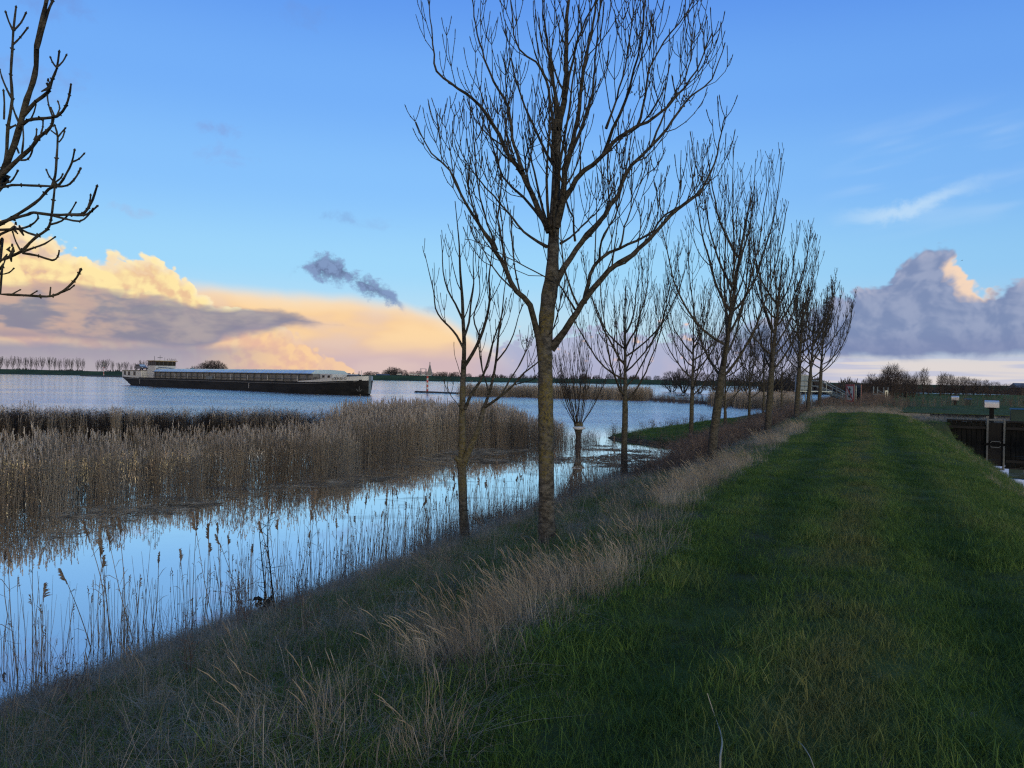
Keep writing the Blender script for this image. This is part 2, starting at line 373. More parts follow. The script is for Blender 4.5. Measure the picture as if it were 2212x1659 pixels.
def gz(u, s):
    u = np.asarray(u, float); s = np.asarray(s, float)
    z = np.interp(u + wob(u * 0, s, .55, .22) * (u < -6), PU, PZ)
    z = np.where((u > 2) & (s > 20), np.interp(2 + (u - 2) / (1 + .10 * sstep(s, 38, 47)), PU, PZ), z)      # the ditch slope broadens toward the sluice
    # beyond the end of the mown path the crest sinks a little
    z = np.where((s > 45) & (u > -3), z - .22 * sstep(s, 45, 58) * (z > 0), z)
    z = np.where((s > 96) & (u < -4), np.interp(u, [-14, -9.5, -8, -4], [-1.5, -.5, 0, 1.1]), z)
    z = z - .035 * np.exp(-((u + .95) / .28)**2) - .035 * np.exp(-((u - .75) / .28)**2)
    # low grass spit beside the river
    e = spit_edge(s); sp = .24 * sstep(u - e, -.6, 1.0) - .9 * (1 - sstep(u - e, -1.6, .4)) + wob(u, s, .7, .05)
    z = np.where((s > 37) & (u < -4) & (s < 98), np.maximum(z, sp), z)
    # right of the path: ditch bank, then the flat polder behind the plank wall
    rb = np.interp(u, [8.0, 8.7, 10.5, 30], [-.6, .1, .9, 1.1])
    z = np.where((u > 6.6) & (s > 20) & (s <= 50.1), np.maximum(z, rb * sstep(s, 36, 46) - .7 * (1 - sstep(s, 36, 46))), z)
    z = np.where((u > 2) & (s > 44) & (s <= 50.1), np.maximum(z, 1.14 * sstep(s, 45.5, 49.6) * (1 - sstep(u, 4.1, 4.7)) + z * sstep(u, 4.1, 4.7)), z)
    pol = 1.12 + wob(u, s, .25, .05)
    z = np.where((u > 2.6) & (s > 50.1), np.maximum(np.where(u < 3.6, z, -9), pol), z)
    z = np.where((u > 2.2) & (s > 56.2) & (s < 59.75), -.7, z)
    fld = 1.28 + wob(u, s, .05, .16) + .25 * np.exp(-((s - 74) / 7)**2) * sstep(u, 2, 10)
    z = np.where((u > -3) & (s >= 59.75), np.maximum(fld, 0) * (1 - sstep(s, 210, 245)) - 1.0 * sstep(s, 210, 245), z)
    z = np.where((s > 330) & (u > 0), np.minimum(1.0, (s - 330) / 60 - 1), z)
    z = np.where(s < -20, z, z)
    return z + wob(u, s, 2.3, .018) + wob(u + 7, s * 1.3, 5.1, .010)
def gpt(u, s): return Vector((u, s, float(gz(u, s))))

def grid_axis(parts):
    a = []
    for lo, hi, n in parts: a += list(np.linspace(lo, hi, n, endpoint=False))
    return np.array(a + [parts[-1][1]])
def build_ground():
    us = np.concatenate([-np.geomspace(1500, 40, 14), grid_axis([(-39, -14, 18), (-14, 8, 130), (8, 60, 60)]), np.geomspace(68, 2500, 16)])
    ss = np.concatenate([-np.geomspace(600, 10, 8), grid_axis([(-8, 40, 230), (40, 64, 150), (64, 130, 70)]), np.geomspace(136, 700, 22), [900, 2500, 6000]])
    U, Sg = np.meshgrid(us, ss); Z = gz(U, Sg)
    n, m = len(us), len(ss); V = np.stack([U.ravel(), Sg.ravel(), Z.ravel()], 1)
    idx = np.arange(n * m).reshape(m, n)
    F = np.stack([idx[:-1, :-1].ravel(), idx[:-1, 1:].ravel(), idx[1:, 1:].ravel(), idx[1:, :-1].ravel()], 1)
    m_, b = new_mat('ground_soil')
    x, y, z = sep(geo_pos()); q = vec(x, y)
    g = mix(sm(noise(q, 1.3, 4.0, .6), .35, .65), c4(.040, .056, .018), c4(.066, .092, .026))
    g = mix(sm(noise(q, .35, 3.0, .6), .52, .72) * .6, g, c4(.060, .055, .028))
    soil = mix(sm(noise(q, 2.6, 4.0, .65), .35, .65), c4(.060, .052, .034), c4(.145, .122, .088))
    f = sm(x, -3.2, -1.9) + sm(y, 36.0, 39.0) * sm(z, .12, .22)
    col = mix(sm(f, 0.0, 1.0), soil, g)
    col = mix(sm(z, .06, -.03), col, c4(.014, .013, .011))
    put(b.inputs['Base Color'], col); b.inputs['Roughness'].default_value = .95; b.inputs['Specular IOR Level'].default_value = .1
    bump(b, noise(q, 14.0, 4.0, .65), .8, .05)
    tag(link('ground', mesh_np('ground', V, F), m_, None, True), kind='structure')
build_ground()

def build_water():
    m_, b = new_mat('water')
    NT.nodes.remove(b); out = NT.nodes['Material Output']
    p = geo_pos(); x, y, z = sep(p)
    f = x * FWD.x + y * FWD.y; r = x * RGT.x + y * RGT.y
    open_ = sm(f, 40.0, 62.0)                                   # still pool near the dike, ruffled river beyond the reeds
    swell = noise(vec(r * .55, f * 1.5), 1.6, 4.0, .65); chop = noise(vec(r * 2.2, f * 5.0, 3.0), 1.6, 3.0, .6)
    gust = sm(noise(vec(r * .018, f * .05, 7.0), 1.0, 3.0, .6), .35, .65)
    still = noise(vec(r * 1.0, f * 1.0, 5.0), 2.2, 2.0, .5)
    h = (swell * .7 + chop * .3) * open_ * (gust * .6 + .55) * .105 + still * (1.0 - open_) * .00030
    film = sm(noise(vec(r * .35, f * .9, 11.0), 1.1, 4.0, .65), .54, .66) * sm(f, 14.0, 20.0) * sm(f, 40.0, 34.0)
    bn = NT.nodes.new('ShaderNodeBump'); bn.inputs['Strength'].default_value = 1.0; bn.inputs['Distance'].default_value = 1.0; put(bn.inputs['Height'], h)
    g = NT.nodes.new('ShaderNodeBsdfGlossy'); g.inputs['Color'].default_value = (.98, .97, .96, 1)
    put(g.inputs['Roughness'], open_ * .07 + film * .05 + .010); NT.links.new(bn.outputs[0], g.inputs['Normal'])
    d = NT.nodes.new('ShaderNodeBsdfDiffuse'); d.inputs['Color'].default_value = (.035, .048, .055, 1)
    fr_ = NT.nodes.new('ShaderNodeFresnel'); fr_.inputs['IOR'].default_value = 1.42; NT.links.new(bn.outputs[0], fr_.inputs['Normal'])
    mx = NT.nodes.new('ShaderNodeMixShader'); put(mx.inputs[0], sm(S(fr_.outputs[0]), 0.0, .42, .56, .985) * (1.0 - film * .30))
    NT.links.new(d.outputs[0], mx.inputs[1]); NT.links.new(g.outputs[0], mx.inputs[2]); NT.links.new(mx.outputs[0], out.inputs['Surface'])
    me = mesh_np('water', [(-6000, -800, 0), (6000, -800, 0), (6000, 9000, 0), (-6000, 9000, 0)], [(0, 1, 2, 3)])
    tag(link('water', me, m_), kind='structure')
build_water()

def ribbon(name, mat, pts, prof, kind='structure'):
    """a bank: cross profile (offset, height) swept along plan points"""
    V, F = [], []; n = len(prof)
    P = [Vector((p[0], p[1], 0)) for p in pts]
    if (P[-1] - P[0]).dot(RGT) < 0: P.reverse()      # left to right, so that positive offsets lie farther away
    for i, p in enumerate(P):
        t = (P[min(i + 1, len(P) - 1)] - P[max(i - 1, 0)]).normalized(); nn = Vector((-t.y, t.x, 0))
        k = 1.0 if 0 < i < len(P) - 1 else .3
        for j, (o, h) in enumerate(prof):
            V.append(p + nn * (o * k) + Vector((0, 0, h * (1 + .12 * math.sin(i * 1.7 + j)) if h > 0 else h)))
    for i in range(len(P) - 1):
        for j in range(n - 1): F.append((i*n + j, i*n + j + 1, (i+1)*n + j + 1, (i+1)*n + j))
    return tag(link(name, mesh_np(name, V, F), mat, None, True), kind=kind)
def far_mat(name, a, b_, scale):
    m_, b = new_mat(name); x, y, z = sep(geo_pos()); q = vec(x, y)
    col = mix(sm(noise(q, scale, 4.0, .6), .35, .65), c4(*a), c4(*b_))
    col = mix(sm(z, .9, .15), col, c4(.030, .028, .022))
    put(b.inputs['Base Color'], col); b.inputs['Roughness'].default_value = .95; b.inputs['Specular IOR Level'].default_value = .1
    return m_
M['far_grass'] = far_mat('far_grass', (.022, .040, .014), (.040, .066, .022), .05)
M['mud'] = simple('mud', (.040, .033, .026), .9, .4, .6)
FARF = 640.0                                 # the far dike
ribbon('far_bank', M['far_grass'], [fr(FARF + 18 + 14 * math.sin(r_ / 170), r_) for r_ in range(-1500, 1401, 50)],
       [(-34, -.6), (-18, .5), (-13, .8), (0, 3.9), (5, 4.0), (16, 1.6), (120, 1.5), (4500, 1.5)])
ribbon('river_spit', M['mud'], [at_z(px, py) + FWD * 1.2 for px, py in ((2100, 905), (1900, 893), (1740, 885), (1620, 878), (1500, 871), (1400, 864), (1280, 860), (1150, 857.2), (1040, 853.3), (960, 850), (895, 848))],
       [(-1.6, -.3), (-.7, .14), (.3, .32), (2.5, .25), (5.5, .1), (7.5, -.4)])
ribbon('groyne', M['mud'], [at_z(px, py) for px, py in ((276, 815.5), (225, 814.2), (175, 812.6))], [(-3, -.3), (-1, .6), (0, .8), (1, .6), (4, -.3)])

# ------------------------------------------------------------------ bare trees
class Wood:                                  # many thin tapered tubes gathered in one mesh
    def __init__(s): s.V, s.F, s.n = [], [], 0
    def tube(s, P, rad, k):
        P = np.asarray(P, float); rad = np.asarray(rad, float); m = len(P)
        T = np.empty_like(P); T[1:-1] = P[2:] - P[:-2]; T[0] = P[1] - P[0]; T[-1] = P[-1] - P[-2]
        T /= np.linalg.norm(T, axis=1)[:, None] + 1e-9
        ref = np.array([0.31, 0.95, 0.05]) if abs(T[:, 2]).mean() > .6 else np.array([0.1, 0.05, 1.0])
        U = np.cross(T, ref); U /= np.linalg.norm(U, axis=1)[:, None] + 1e-9; W = np.cross(T, U)
        a = np.arange(k) * (2 * np.pi / k)
        ring = P[:, None, :] + (U[:, None, :] * np.cos(a)[None, :, None] + W[:, None, :] * np.sin(a)[None, :, None]) * rad[:, None, None]
        i = np.arange(m * k).reshape(m, k) + s.n; j = np.roll(i, -1, 1)
        s.V.append(ring.reshape(-1, 3)); s.F.append(np.stack([i[:-1], j[:-1], j[1:], i[1:]], -1).reshape(-1, 4)); s.n += m * k
    def mesh(s, name, org=(0, 0, 0)):
        V = np.concatenate(s.V) - np.asarray(org, float); F = np.concatenate(s.F)
        me = bpy.data.meshes.new(name); me.vertices.add(len(V)); me.vertices.foreach_set('co', V.ravel())
        me.loops.add(F.size); me.loops.foreach_set('vertex_index', F.ravel().astype(np.int32))
        me.polygons.add(len(F)); me.polygons.foreach_set('loop_start', np.arange(0, F.size, 4, dtype=np.int32))
        me.update(calc_edges=True); me.validate()
        return me
UP = np.array([0, 0, 1.0])
def unit(v): return v / (np.linalg.norm(v) + 1e-9)
def smooth_path(pts, step):
    """Catmull-Rom through rough points, resampled"""
    P = np.asarray(pts, float); Q = np.vstack([2 * P[0] - P[1], P, 2 * P[-1] - P[-2]]); out = []
    for i in range(1, len(Q) - 2):
        n = max(2, int(np.linalg.norm(Q[i+1] - Q[i]) / step))
        for t in np.linspace(0, 1, n, endpoint=False):
            out.append(.5 * (2*Q[i] + (Q[i+1] - Q[i-1])*t + (2*Q[i-1] - 5*Q[i] + 4*Q[i+1] - Q[i+2])*t*t + (3*Q[i] - Q[i-1] - 3*Q[i+1] + Q[i+2])*t**3))
    out.append(P[-1]); return np.array(out)

class Sprouter:
    """grows side shoots; st holds per-level settings"""
    def __init__(s, rng, wood, st): s.r, s.w, s.st = rng, wood, st
    def shoot(s, p, d, L, r0, lv, curl=1.0):
        st = s.st; r = s.r
        n = int(np.clip(L / st['seg'][min(lv, 3)], 3, 11)); step = L / n
        P = [p]; dirs = [d]; kink = st['kink']
        for i in range(n):
            d = unit(d + UP * st['up'] * curl * step / max(L, .3) * 2.2 + r.normal(0, kink, 3) * (step ** .5))
            p = p + d * step; P.append(p); dirs.append(d)
        P = np.array(P); tipr = max(st['tip'], r0 * .34)
        rad = np.linspace(r0, tipr, n + 1)
        twig = lv >= st['levels']
        if twig or L < st['minL'] * 1.6: rad[-1] *= st['bud']; 
        if twig: P = np.vstack([P, P[-1] + d * .018]); rad = np.append(rad, .0008)
        s.w.tube(P, rad, 3 if r0 < .010 * st['k'] else (4 if r0 < .02 * st['k'] else 6))
        if st['buds'] and (twig or L < 1.0):
            for q in range(1, n):                       # opposite buds at the nodes
                if r.rand() < .7:
                    e = unit(np.cross(dirs[q], r.normal(0, 1, 3))); b = rad[q] * 1.5
                    for sg in (-1, 1): s.w.tube(np.array([P[q], P[q] + e * sg * b * 1.1 + dirs[q] * b * .9]), [b * .8, b * .35], 3)
        if not twig: s.side(P, rad, L, lv, .25)
    def side(s, P, rad, L, lv, t0, dens=None, amax=None):
        st = s.st; r = s.r
        den = dens if dens is not None else st['dens'][min(lv - 1, len(st['dens']) - 1)]
        cum = np.concatenate([[0], np.cumsum(np.linalg.norm(np.diff(P, axis=0), axis=1))]); tot = cum[-1]
        k = max(1, int(tot * (1 - t0) * den)); plane = r.rand() * 6.28
        for j in range(k):
            t = (t0 + (1 - t0) * (j + r.uniform(.2, .8)) / k) * tot; i = min(int(np.searchsorted(cum, t)), len(P) - 1)
            f = (t - cum[i-1]) / max(cum[i] - cum[i-1], 1e-6) if i else 0
            p = P[max(i-1, 0)] * (1 - f) + P[i] * f; tan = unit(P[i] - P[max(i-1, 0)]) if i else unit(P[1] - P[0])
            rr = float(np.interp(t, cum, rad)); a0 = unit(np.cross(tan, UP + r.normal(0, .1, 3))); b0 = np.cross(tan, a0)
            plane += 1.571 + r.normal(0, .3)
            for sg in ((0, math.pi) if r.rand() < st['pair'] else (0,)):
                e = a0 * math.cos(plane + sg) + b0 * math.sin(plane + sg)
                an = R(r.uniform(*st['ang']))
                d = unit(tan * math.cos(an) + e * math.sin(an))
                rest = (tot - t)
                L2 = (st['len'][min(lv - 1, len(st['len']) - 1)] * r.uniform(.55, 1.15)) * (.45 + .75 * rest / tot)
                L2 = min(L2, .9 * rest + st['minL'])
                if L2 < st['minL']: continue
                s.shoot(p, d, L2, max(st['tip'] * 1.25, rr * st['rr'] * min(1, .6 + L2 * .25)), lv + 1)

BASE = dict(seg=[.35, .25, .16, .10], up=.85, kink=.16, tip=.0042, bud=1.55, buds=False, minL=.14, levels=3, k=1.0,
            dens=[2.2, 2.6, 3.4], ang=(32, 58), len=[1.5, .75, .34], rr=.55, pair=.55)
def settings(**k): d = dict(BASE); d.update(k); return d

def make_tree(name, base, label, trunk_mesh, crown_mesh, group, bark, crown_mat, extra=()):
    root = empty(name, base, label, 'tree', group)
    link('trunk', trunk_mesh, bark, root, True); link('crown', crown_mesh, crown_mat, root)
    for nm, me, mt in extra: link(nm, me, mt, root)
    return root
def seeds(mb, rng, P, n, size):
    """hanging bunches of old ash keys"""
    for p in P:
        for _ in range(n):
            q = p + rng.normal(0, 1, 3) * size * np.array([1, 1, .8]); L = rng.uniform(.02, .045)
            mb.tube(np.array([q, q + [rng.normal(0, .006), rng.normal(0, .006), -L * .5], q + [rng.normal(0, .012), rng.normal(0, .012), -L]]), [.003, .007, .003], 4)
        mb.tube(np.array([p + [0, 0, size * 1.3], p]), [.004, .006], 3)

# --- the big ash just left of the path, its limbs followed one by one
def big_ash():
    rng = np.random.RandomState(11)
    f0 = 8.9; b = at_d(1183, 1205, f0); bz = float(gz(b.x, b.y)); base = np.array([b.x, b.y, bz - .05])
    def q(pts, dep):                                     # traced points (pixels of the centre crop) with a growing depth offset
        out = []
        x0 = 1600 / 1.8228
        for i, (x, y) in enumerate(pts):
            w = i / max(1, len(pts) - 1)
            out.append(np.array(at_d(x0 + x * .4959, y * .4959, f0 + .22 + dep * w)))
        return out
    tr, cr = Wood(), Wood()
    st = settings(buds=True, dens=[2.4, 2.9, 3.4], len=[1.02, .66, .36], ang=(30, 56), tip=.0042, kink=.17)
    sp = Sprouter(rng, cr, st)
    trunk = [base, np.array(at_d(1181, 1100, f0 + .05)), np.array(at_d(1179.5, 960, f0 + .1)), np.array(at_d(1178, 800, f0 + .15))] + q([(603, 1500), (614, 1350), (634, 1200), (640, 1080), (645, 950), (652, 800), (656, 650), (668, 520)], .1)
    P = smooth_path(trunk, .07); cum = np.linspace(0, 1, len(P))
    rad = np.interp(cum, [0, .03, .12, .45, .58, .60, .66, .8, 1], [.16, .110, .094, .088, .092, .098, .074, .058, .040])
    rad *= 1 + .035 * np.sin(np.arange(len(P)) * 1.9) + rng.normal(0, .012, len(P))
    tr.tube(P, rad, 14)
    limbs = [   # (points, depth offset at the tip, start radius, end radius, shoots per metre)
        ([(660, 560), (685, 440), (695, 320), (696, 160), (702, 0), (708, -160), (712, -330)], .2, .046, .010, 2.2),
        ([(650, 990), (680, 880), (695, 730), (725, 620), (750, 480), (765, 350), (792, 200), (822, 50), (840, -120)], -.5, .046, .009, 2.2),
        ([(592, 1560), (562, 1440), (540, 1330), (480, 1265), (440, 1180), (390, 1085), (310, 965), (240, 850), (190, 745), (110, 670), (40, 530)], -.35, .048, .006, 2.0),
        ([(440, 1185), (420, 1080), (398, 950), (415, 830), (395, 640), (410, 520)], -.9, .016, .005, 2.4),
        ([(625, 1010), (580, 925), (540, 835), (500, 745), (440, 675), (408, 590), (350, 510), (290, 430), (195, 365), (130, 310), (115, 190), (98, 0)], .5, .042, .006, 2.0),
        ([(505, 745), (470, 640), (442, 470), (400, 390), (350, 290), (310, 150), (288, 0), (276, -120)], .9, .026, .006, 2.2),
        ([(640, 700), (638, 540), (612, 350), (560, 270), (492, 215), (462, 80), (452, -60)], -.7, .028, .006, 2.4),
        ([(668, 520), (640, 360), (622, 250), (600, 100), (590, -80)], .5, .030, .008, 2.4),
        ([(612, 1075), (540, 1030), (462, 950), (380, 850), (290, 755), (232, 640), (203, 560)], .8, .020, .005, 2.6),
        ([(628, 1520), (690, 1440), (745, 1360), (790, 1285), (880, 1180), (980, 1110), (1090, 1010), (1180, 910), (1280, 840), (1340, 720), (1370, 580), (1388, 510)], -.5, .050, .006, 2.1),
        ([(775, 1320), (800, 1200), (842, 1130), (930, 1078), (1040, 1032), (1130, 940), (1255, 852), (1330, 770)], .5, .030, .006, 2.3),
        ([(636, 1260), (690, 1160), (740, 1085), (790, 1020), (862, 940), (920, 850), (960, 750), (1005, 700), (1065, 640), (1135, 560), (1210, 450), (1265, 400), (1332, 340), (1388, 185)], .6, .044, .006, 2.1),
        ([(668, 900), (740, 785), (812, 715), (870, 660), (925, 600), (1005, 550), (1092, 500), (1180, 415), (1270, 300), (1330, 140)], -.8, .040, .006, 2.1),
        ([(862, 670), (902, 560), (952, 450), (980, 350), (1002, 250), (1030, 150), (1045, -40)], -1.2, .024, .006, 2.3),
        ([(690, 740), (760, 560), (800, 440), (820, 300), (832, 150), (850, -60)], .9, .028, .006, 2.2),
        ([(690, 430), (730, 250), (760, 130), (826, 0), (860, -120)], -.4, .022, .006, 2.2),
        ([(870, 560), (920, 430), (955, 250), (985, 100), (992, -80)], .2, .016, .005, 2.6),
        ([(1005, 555), (1040, 420), (1060, 300), (1120, 180), (1190, 100), (1250, 0), (1290, -90)], -.6, .018, .005, 2.6),
        ([(1065, 640), (1130, 480), (1165, 420), (1230, 290), (1245, 150), (1270, 0)], 1.0, .015, .005, 2.6),
        ([(930, 1078), (960, 960), (1000, 850), (1045, 760), (1100, 740)], .9, .013, .005, 2.6),
        ([(735, 1350), (700, 1290), (655, 1230), (560, 1180), (440, 1120), (330, 1060), (250, 1040)], -.3, .013, .004, 2.4),
        ([(672, 1060), (730, 1020), (790, 960), (850, 900), (905, 820)], 1.3, .016, .005, 2.6),
        ([(735, 1050), (730, 950), (700, 880), (670, 760), (665, 680), (630, 640)], -1.0, .014, .005, 2.4),
        ([(395, 1090), (330, 900), (300, 720), (305, 560), (310, 480)], .7, .014, .005, 2.6),
        ([(842, 1130), (850, 1050), (905, 950), (935, 820), (945, 640)], -1.1, .014, .005, 2.4),
        ([(540, 835), (520, 700), (545, 620), (585, 520)], 1.4, .014, .005, 2.6),
        ([(440, 675), (430, 560), (450, 440), (458, 330)], .2, .012, .004, 2.6),
        ([(240, 850), (205, 760), (185, 640), (165, 500)], .1, .010, .004, 2.6),
        ([(603, 1480), (660, 1400), (650, 1320)], -.5, .010, .004, 2.0)]
    tips = []
    for pts, dep, r0, r1, den in limbs:
        d0 = dep * .18
        Q = smooth_path([p for p in q(pts, dep)], .11); Q[1:] += rng.normal(0, .006, Q[1:].shape)
        rr = (r1 + (r0 - r1) * (1 - np.linspace(0, 1, len(Q))) ** 1.15) * .86
        rr *= 1 + rng.normal(0, .03, len(Q)); rr[-1] = r1 * 1.2
        rr[:2] *= [1.35, 1.12]
        cr.tube(Q, rr, 10 if r0 > .03 else 7)
        L = np.linalg.norm(np.diff(Q, axis=0), axis=1).sum()
        sp.side(Q, rr, L, 1, .14, dens=den * 1.75)
        tips.append(Q[int(len(Q) * .9)]); tips.append(Q[int(len(Q) * .8)])
    for _ in range(7):                                   # limbs growing toward and away from the viewer
        t = rng.uniform(.66, .93); i = int(t * len(P)); s_ = 1 if rng.rand() < .5 else -1
        dv = np.array(FWD) * s_ * rng.uniform(.7, 1) + np.array(RGT) * rng.uniform(-.5, .5) + UP * .7
        sp.shoot(P[i], unit(dv), rng.uniform(1.5, 2.4), .022, 1, .7)
    org = base
    pts = np.array(at_d(877.8 + 1190 * .4959, 430 * .4959, f0 - .3)), np.array(at_d(877.8 + 1230 * .4959, 425 * .4959, f0 - .2)), np.array(at_d(877.8 + 1290 * .4959, 850 * .4959, f0)), np.array(at_d(877.8 + 1290 * .4959, 890 * .4959, f0)), np.array(at_d(877.8 + 480 * .4959, 800 * .4959, f0 + .4)), np.array(at_d(877.8 + 1010 * .4959, 395 * .4959, f0)), np.array(at_d(877.8 + 1280 * .4959, 760 * .4959, f0))
    seeds(cr, rng, pts, 16, .055)
    make_tree('ash_tree', tuple(base), 'tallest bare ash with yellow lichen on its trunk, right beside the grass path', tr.mesh('ash_trunk', org), cr.mesh('ash_crown', org), 'bare ash trees along the dike', M['bark'], M['limb'])
big_ash()

def fork_ash():
    rng = np.random.RandomState(5); f0 = 13.3
    b = at_d(1005, 1178, f0); base = np.array([b.x, b.y, float(gz(b.x, b.y)) - .05])
    def q(pts, dep): return [np.array(at_d(877.8 + x * .3307, 685.8 + y * .3307, f0 + dep * i / max(1, len(pts) - 1))) for i, (x, y) in enumerate(pts)]
    tr, cr = Wood(), Wood()
    sp = Sprouter(rng, cr, settings(buds=True, dens=[1.9, 2.2, 2.6], len=[.95, .5, .26], ang=(26, 48), tip=.0046, k=1.3))
    t1 = smooth_path([base] + q([(382, 1400), (374, 1300), (367, 1100), (362, 960), (366, 860), (366, 600), (370, 420), (376, 280)], .1), .08)
    r1 = np.interp(np.linspace(0, 1, len(t1)), [0, .04, .15, .40, .45, .52, 1], [.115, .088, .080, .078, .088, .066, .046]) * (1 + rng.normal(0, .02, len(t1)))
    tr.tube(t1, r1, 12)
    t2 = smooth_path(q([(372, 960), (402, 885), (432, 815), (470, 735), (505, 590)], -.1), .08); tr.tube(t2, np.linspace(.062, .040, len(t2)), 10)
    tr.tube(smooth_path(q([(366, 960), (340, 930), (318, 915)], 0), .05), [.06, .055, .045, .04][:len(smooth_path(q([(366, 960), (340, 930), (318, 915)], 0), .05))] if False else np.linspace(.06, .038, len(smooth_path(q([(366, 960), (340, 930), (318, 915)], 0), .05))), 8)
    limbs = [([(376, 290), (378, 160), (370, 0), (366, -120), (352, -300), (345, -480), (330, -640), (318, -760)], .2, .040, .006),
             ([(372, 330), (430, 240), (480, 140), (520, 20), (545, -120), (540, -260), (560, -420), (572, -540)], -.4, .034, .006),
             ([(384, 600), (424, 500), (478, 425), (520, 330), (545, 240), (575, 130), (620, 0), (655, -130)], .3, .030, .006),
             ([(376, 210), (330, 120), (280, 60), (230, 10), (190, -60), (180, -160), (150, -290), (120, -420)], .4, .022, .005),
             ([(370, 20), (320, -90), (270, -180), (240, -300), (235, -430), (225, -540)], -.5, .020, .005),
             ([(375, 140), (410, 30), (420, -80), (440, -220), (436, -380), (450, -520)], .8, .022, .005),
             ([(505, 590), (540, 500), (565, 400), (585, 290), (602, 120), (625, -30), (640, -180), (660, -300)], .4, .030, .006),
             ([(505, 590), (560, 555), (620, 510), (700, 440), (770, 360), (850, 300), (905, 230), (935, 130)], -.4, .028, .006),
             ([(620, 510), (680, 400), (740, 310), (790, 200), (830, 70)], .6, .016, .005),
             ([(540, 500), (520, 420), (495, 340), (480, 240), (470, 130), (500, 30)], .8, .016, .005),
             ([(700, 440), (780, 420), (850, 395), (900, 340)], -.8, .011, .004),
             ([(585, 290), (650, 210), (700, 110), (730, 0), (760, -90)], -.5, .016, .005),
             ([(366, 610), (330, 560), (290, 510), (268, 450)], .2, .010, .004),
             ([(480, 130), (440, 0), (480, -160), (470, -340), (490, -460)], .9, .015, .005),
             ([(366, 400), (350, 360), (335, 310), (320, 265)], .3, .008, .004)]
    for pts, dep, r0, r1_ in limbs:
        Q = smooth_path(q(pts, dep), .12); rr = r1_ + (r0 - r1_) * (1 - np.linspace(0, 1, len(Q))) ** 1.1; rr[-1] *= 1.3
        cr.tube(Q, rr, 7); L = np.linalg.norm(np.diff(Q, axis=0), axis=1).sum(); sp.side(Q, rr, L, 1, .15, dens=1.9)
    seeds(cr, rng, [np.array(at_d(877.8 + 790 * .3307, 685.8 + 150 * .3307, f0)), np.array(at_d(877.8 + 780 * .3307, 685.8 + 140 * .3307, f0))], 14, .05)
    make_tree('ash_tree', tuple(base), 'slender bare ash forked low into two stems, standing at the water edge', tr.mesh('fork_trunk', base), cr.mesh('fork_crown', base), 'bare ash trees along the dike', M['bark_plain'], M['limb'])
fork_ash()

